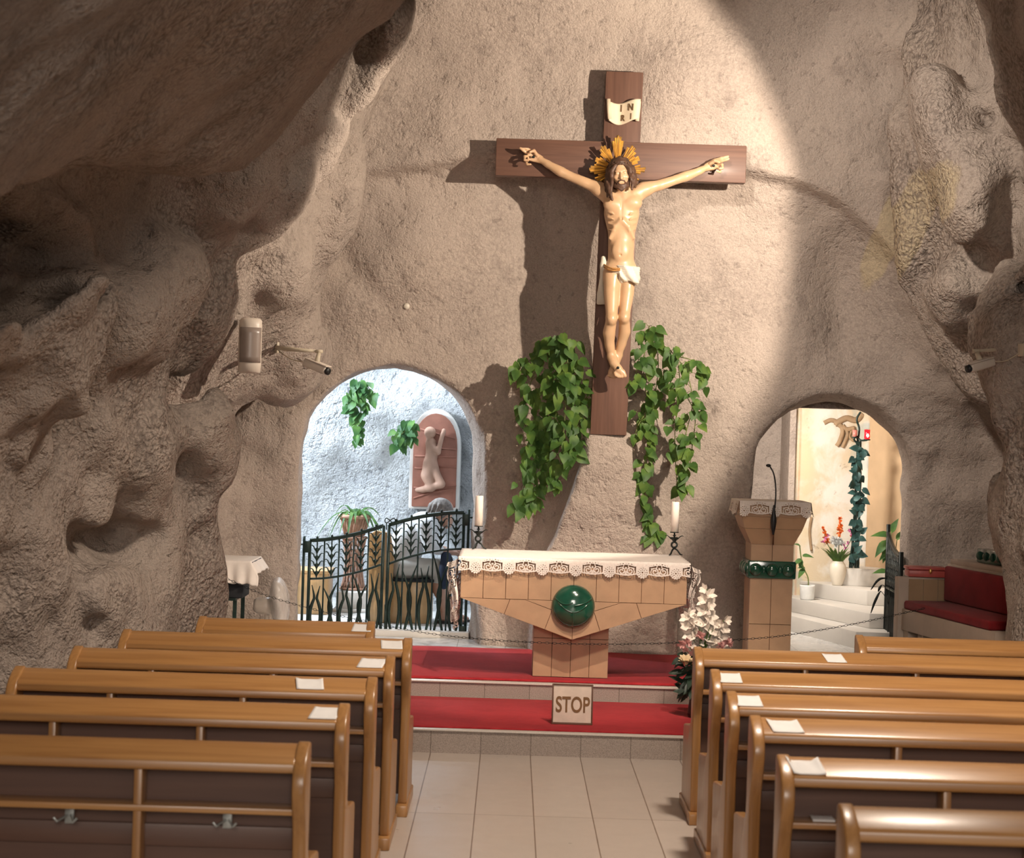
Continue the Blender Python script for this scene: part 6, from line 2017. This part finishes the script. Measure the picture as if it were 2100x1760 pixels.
tag(cu2, 'upright red velvet cushion against the back of the tan stone bench', 'cushion', 'red cushions of the stone seat')
rb_ = thing('red_box', 'red lacquered box with a yellow clasp on the arm of the stone seat', 'box', SP(-.03, .2, 1.0))
bxm = MB()
z0 = 1.003
bxm.box(P(1862,1175,15.86).x, P(1938,1175,15.86).x, 15.82, 16.0, z0, z0 + .055)
bxo = bxm.build('body', M['redbox'], rb_, bevel=.006)
MB().box(P(1860,1175,15.86).x, P(1940,1175,15.86).x, 15.81, 16.01, z0 + .057, z0 + .082).build('lid', M['redbox'], rb_, bevel=.008)
MB().ball((P(1909,1175,15.8).x, 15.812, z0 + .05), (.014, .012, .022), 12).build('clasp', M['gold'], rb_, label='yellow metal clasp')
gs = thing('green_strip', 'green glazed strip with dark hollows on the ledge behind the red seat', 'glazed strip', P(2045, 1155, 15.3))
g0, g1 = P(2012, 1142, 15.55), P(2082, 1150, 14.95)
ax_ = (g1 - g0); ax_.z = 0; axn = ax_.normalized(); gn = Vector((axn.y, -axn.x, 0))
if gn.y > 0: gn = -gn
z0, z1 = P(2045,1158,15.3).z, P(2045,1129,15.3).z
def gq(u, w, z): 
    p = g0 + ax_*u + gn*w; return Vector((p.x, p.y, z))
gm_ = MB()
v = [gq(u, w, z) for z in (z0, z1) for u, w in ((0, .04), (1, .04), (1, -.06), (0, -.06))]
gm_.add(v, [(0,1,2,3),(7,6,5,4),(0,4,5,1),(1,5,6,2),(2,6,7,3),(3,7,4,0)])
gm_.build('body', M['greenpale'] if 'greenpale' in M else M['green'], gs, bevel=.01)
for k in range(5):
    MB().ball(gq(.1 + .2*k, .042, (z0+z1)/2), (.028, .02, .036), 12).build('bead', M['green'], gs)
lg = MB()
v = [gq(u, w, z) for z in (z0 - .045, z0 - .002) for u, w in ((-.6, .10), (1.1, .10), (1.1, -.35), (-.6, -.35))]
lg.add(v, [(0,1,2,3),(7,6,5,4),(0,4,5,1),(1,5,6,2),(2,6,7,3),(3,7,4,0)])
tag(lg.build('trim_5', M['tan'], bevel=.006), kind='structure')
# ------------------------------------------------------------------ light
def lamp(kind, name, loc, energy, col, target=None, size=.2, angle=60, blend=.3, size_y=None):
    d = bpy.data.lights.new(name, kind)
    d.energy = energy; d.color = col
    if kind == 'SPOT':
        d.spot_size = math.radians(angle); d.spot_blend = blend; d.shadow_soft_size = size
    elif kind == 'AREA':
        d.size = size
        if size_y: d.shape = 'RECTANGLE'; d.size_y = size_y
    else: d.shadow_soft_size = size
    o = bpy.data.objects.new(name, d); COL.objects.link(o)
    o.location = loc
    if target is not None:
        o.rotation_euler = (Vector(target) - Vector(loc)).to_track_quat('-Z', 'Y').to_euler()
    return o
WARM = (1, .80, .62)
lamp('SPOT', 'crucifix_spot', (3.0, 12.4, 4.25), 1180, (1, .86, .70), (-1.07, 16, 3.45), .03, 78, .18)
lamp('SPOT', 'altar_spot', (.9, 10.4, 5.2), 820, (1, .84, .69), (.42, 14.3, .75), .06, 34, .6)
lamp('SPOT', 'nave_lamp', (1.7, 8.7, 5.4), 1000, (1, .85, .70), (0.9, 10.0, 0), .25, 102, .6)
lamp('SPOT', 'side_lamp', (1.6, 11.2, 5.6), 125, (1, .87, .74), (-1.9, 13.3, 2.0), .08, 58, .7)
lamp('SPOT', 'right_fill', (.3, 10.9, 5.5), 900, (1, .89, .77), (3.05, 15.6, 4.0), .12, 50, .8)  # added spot that brightens the right rock and wall, no known fitting
lamp('AREA', 'rear_fill', (.6, -8.0, 5.4), 760, (1, .90, .80), (.5, 16, 2.6), 4.0)  # added soft fill from behind the camera, lifts the shadows
lamp('AREA', 'daylight', (-3.05, 18.0, 3.0), 190, (.76, .88, 1), (-.6, 19.4, 1.4), .5)
lamp('AREA', 'daylight_spill', (-1.2, 19.0, 3.9), 90, (.80, .90, 1), (-.5, 15.2, .3), .8)  # added light for the daylight spilling out through the arch, no real vent
lamp('AREA', 'chapel_lamp', (2.12, 17.5, 2.45), 58, (1, .92, .82), (2.95, 18.9, 1.25), .45)
w = bpy.data.worlds.new('world'); SC.world = w; w.use_nodes = True
bg = w.node_tree.nodes['Background']
bg.inputs['Color'].default_value = (1, .90, .82, 1); bg.inputs['Strength'].default_value = .33
SC.view_settings.view_transform = 'Standard'; SC.view_settings.look = 'None'
SC.view_settings.gamma = 1; SC.view_settings.exposure = -.08
SC.view_settings.use_curve_mapping = False
cy = SC.cycles
cy.use_adaptive_sampling = True; cy.adaptive_threshold = .09; cy.adaptive_min_samples = 14
cy.max_bounces = 3; cy.diffuse_bounces = 2; cy.glossy_bounces = 2; cy.transmission_bounces = 2; cy.transparent_max_bounces = 6
cy.caustics_reflective = False; cy.caustics_refractive = False
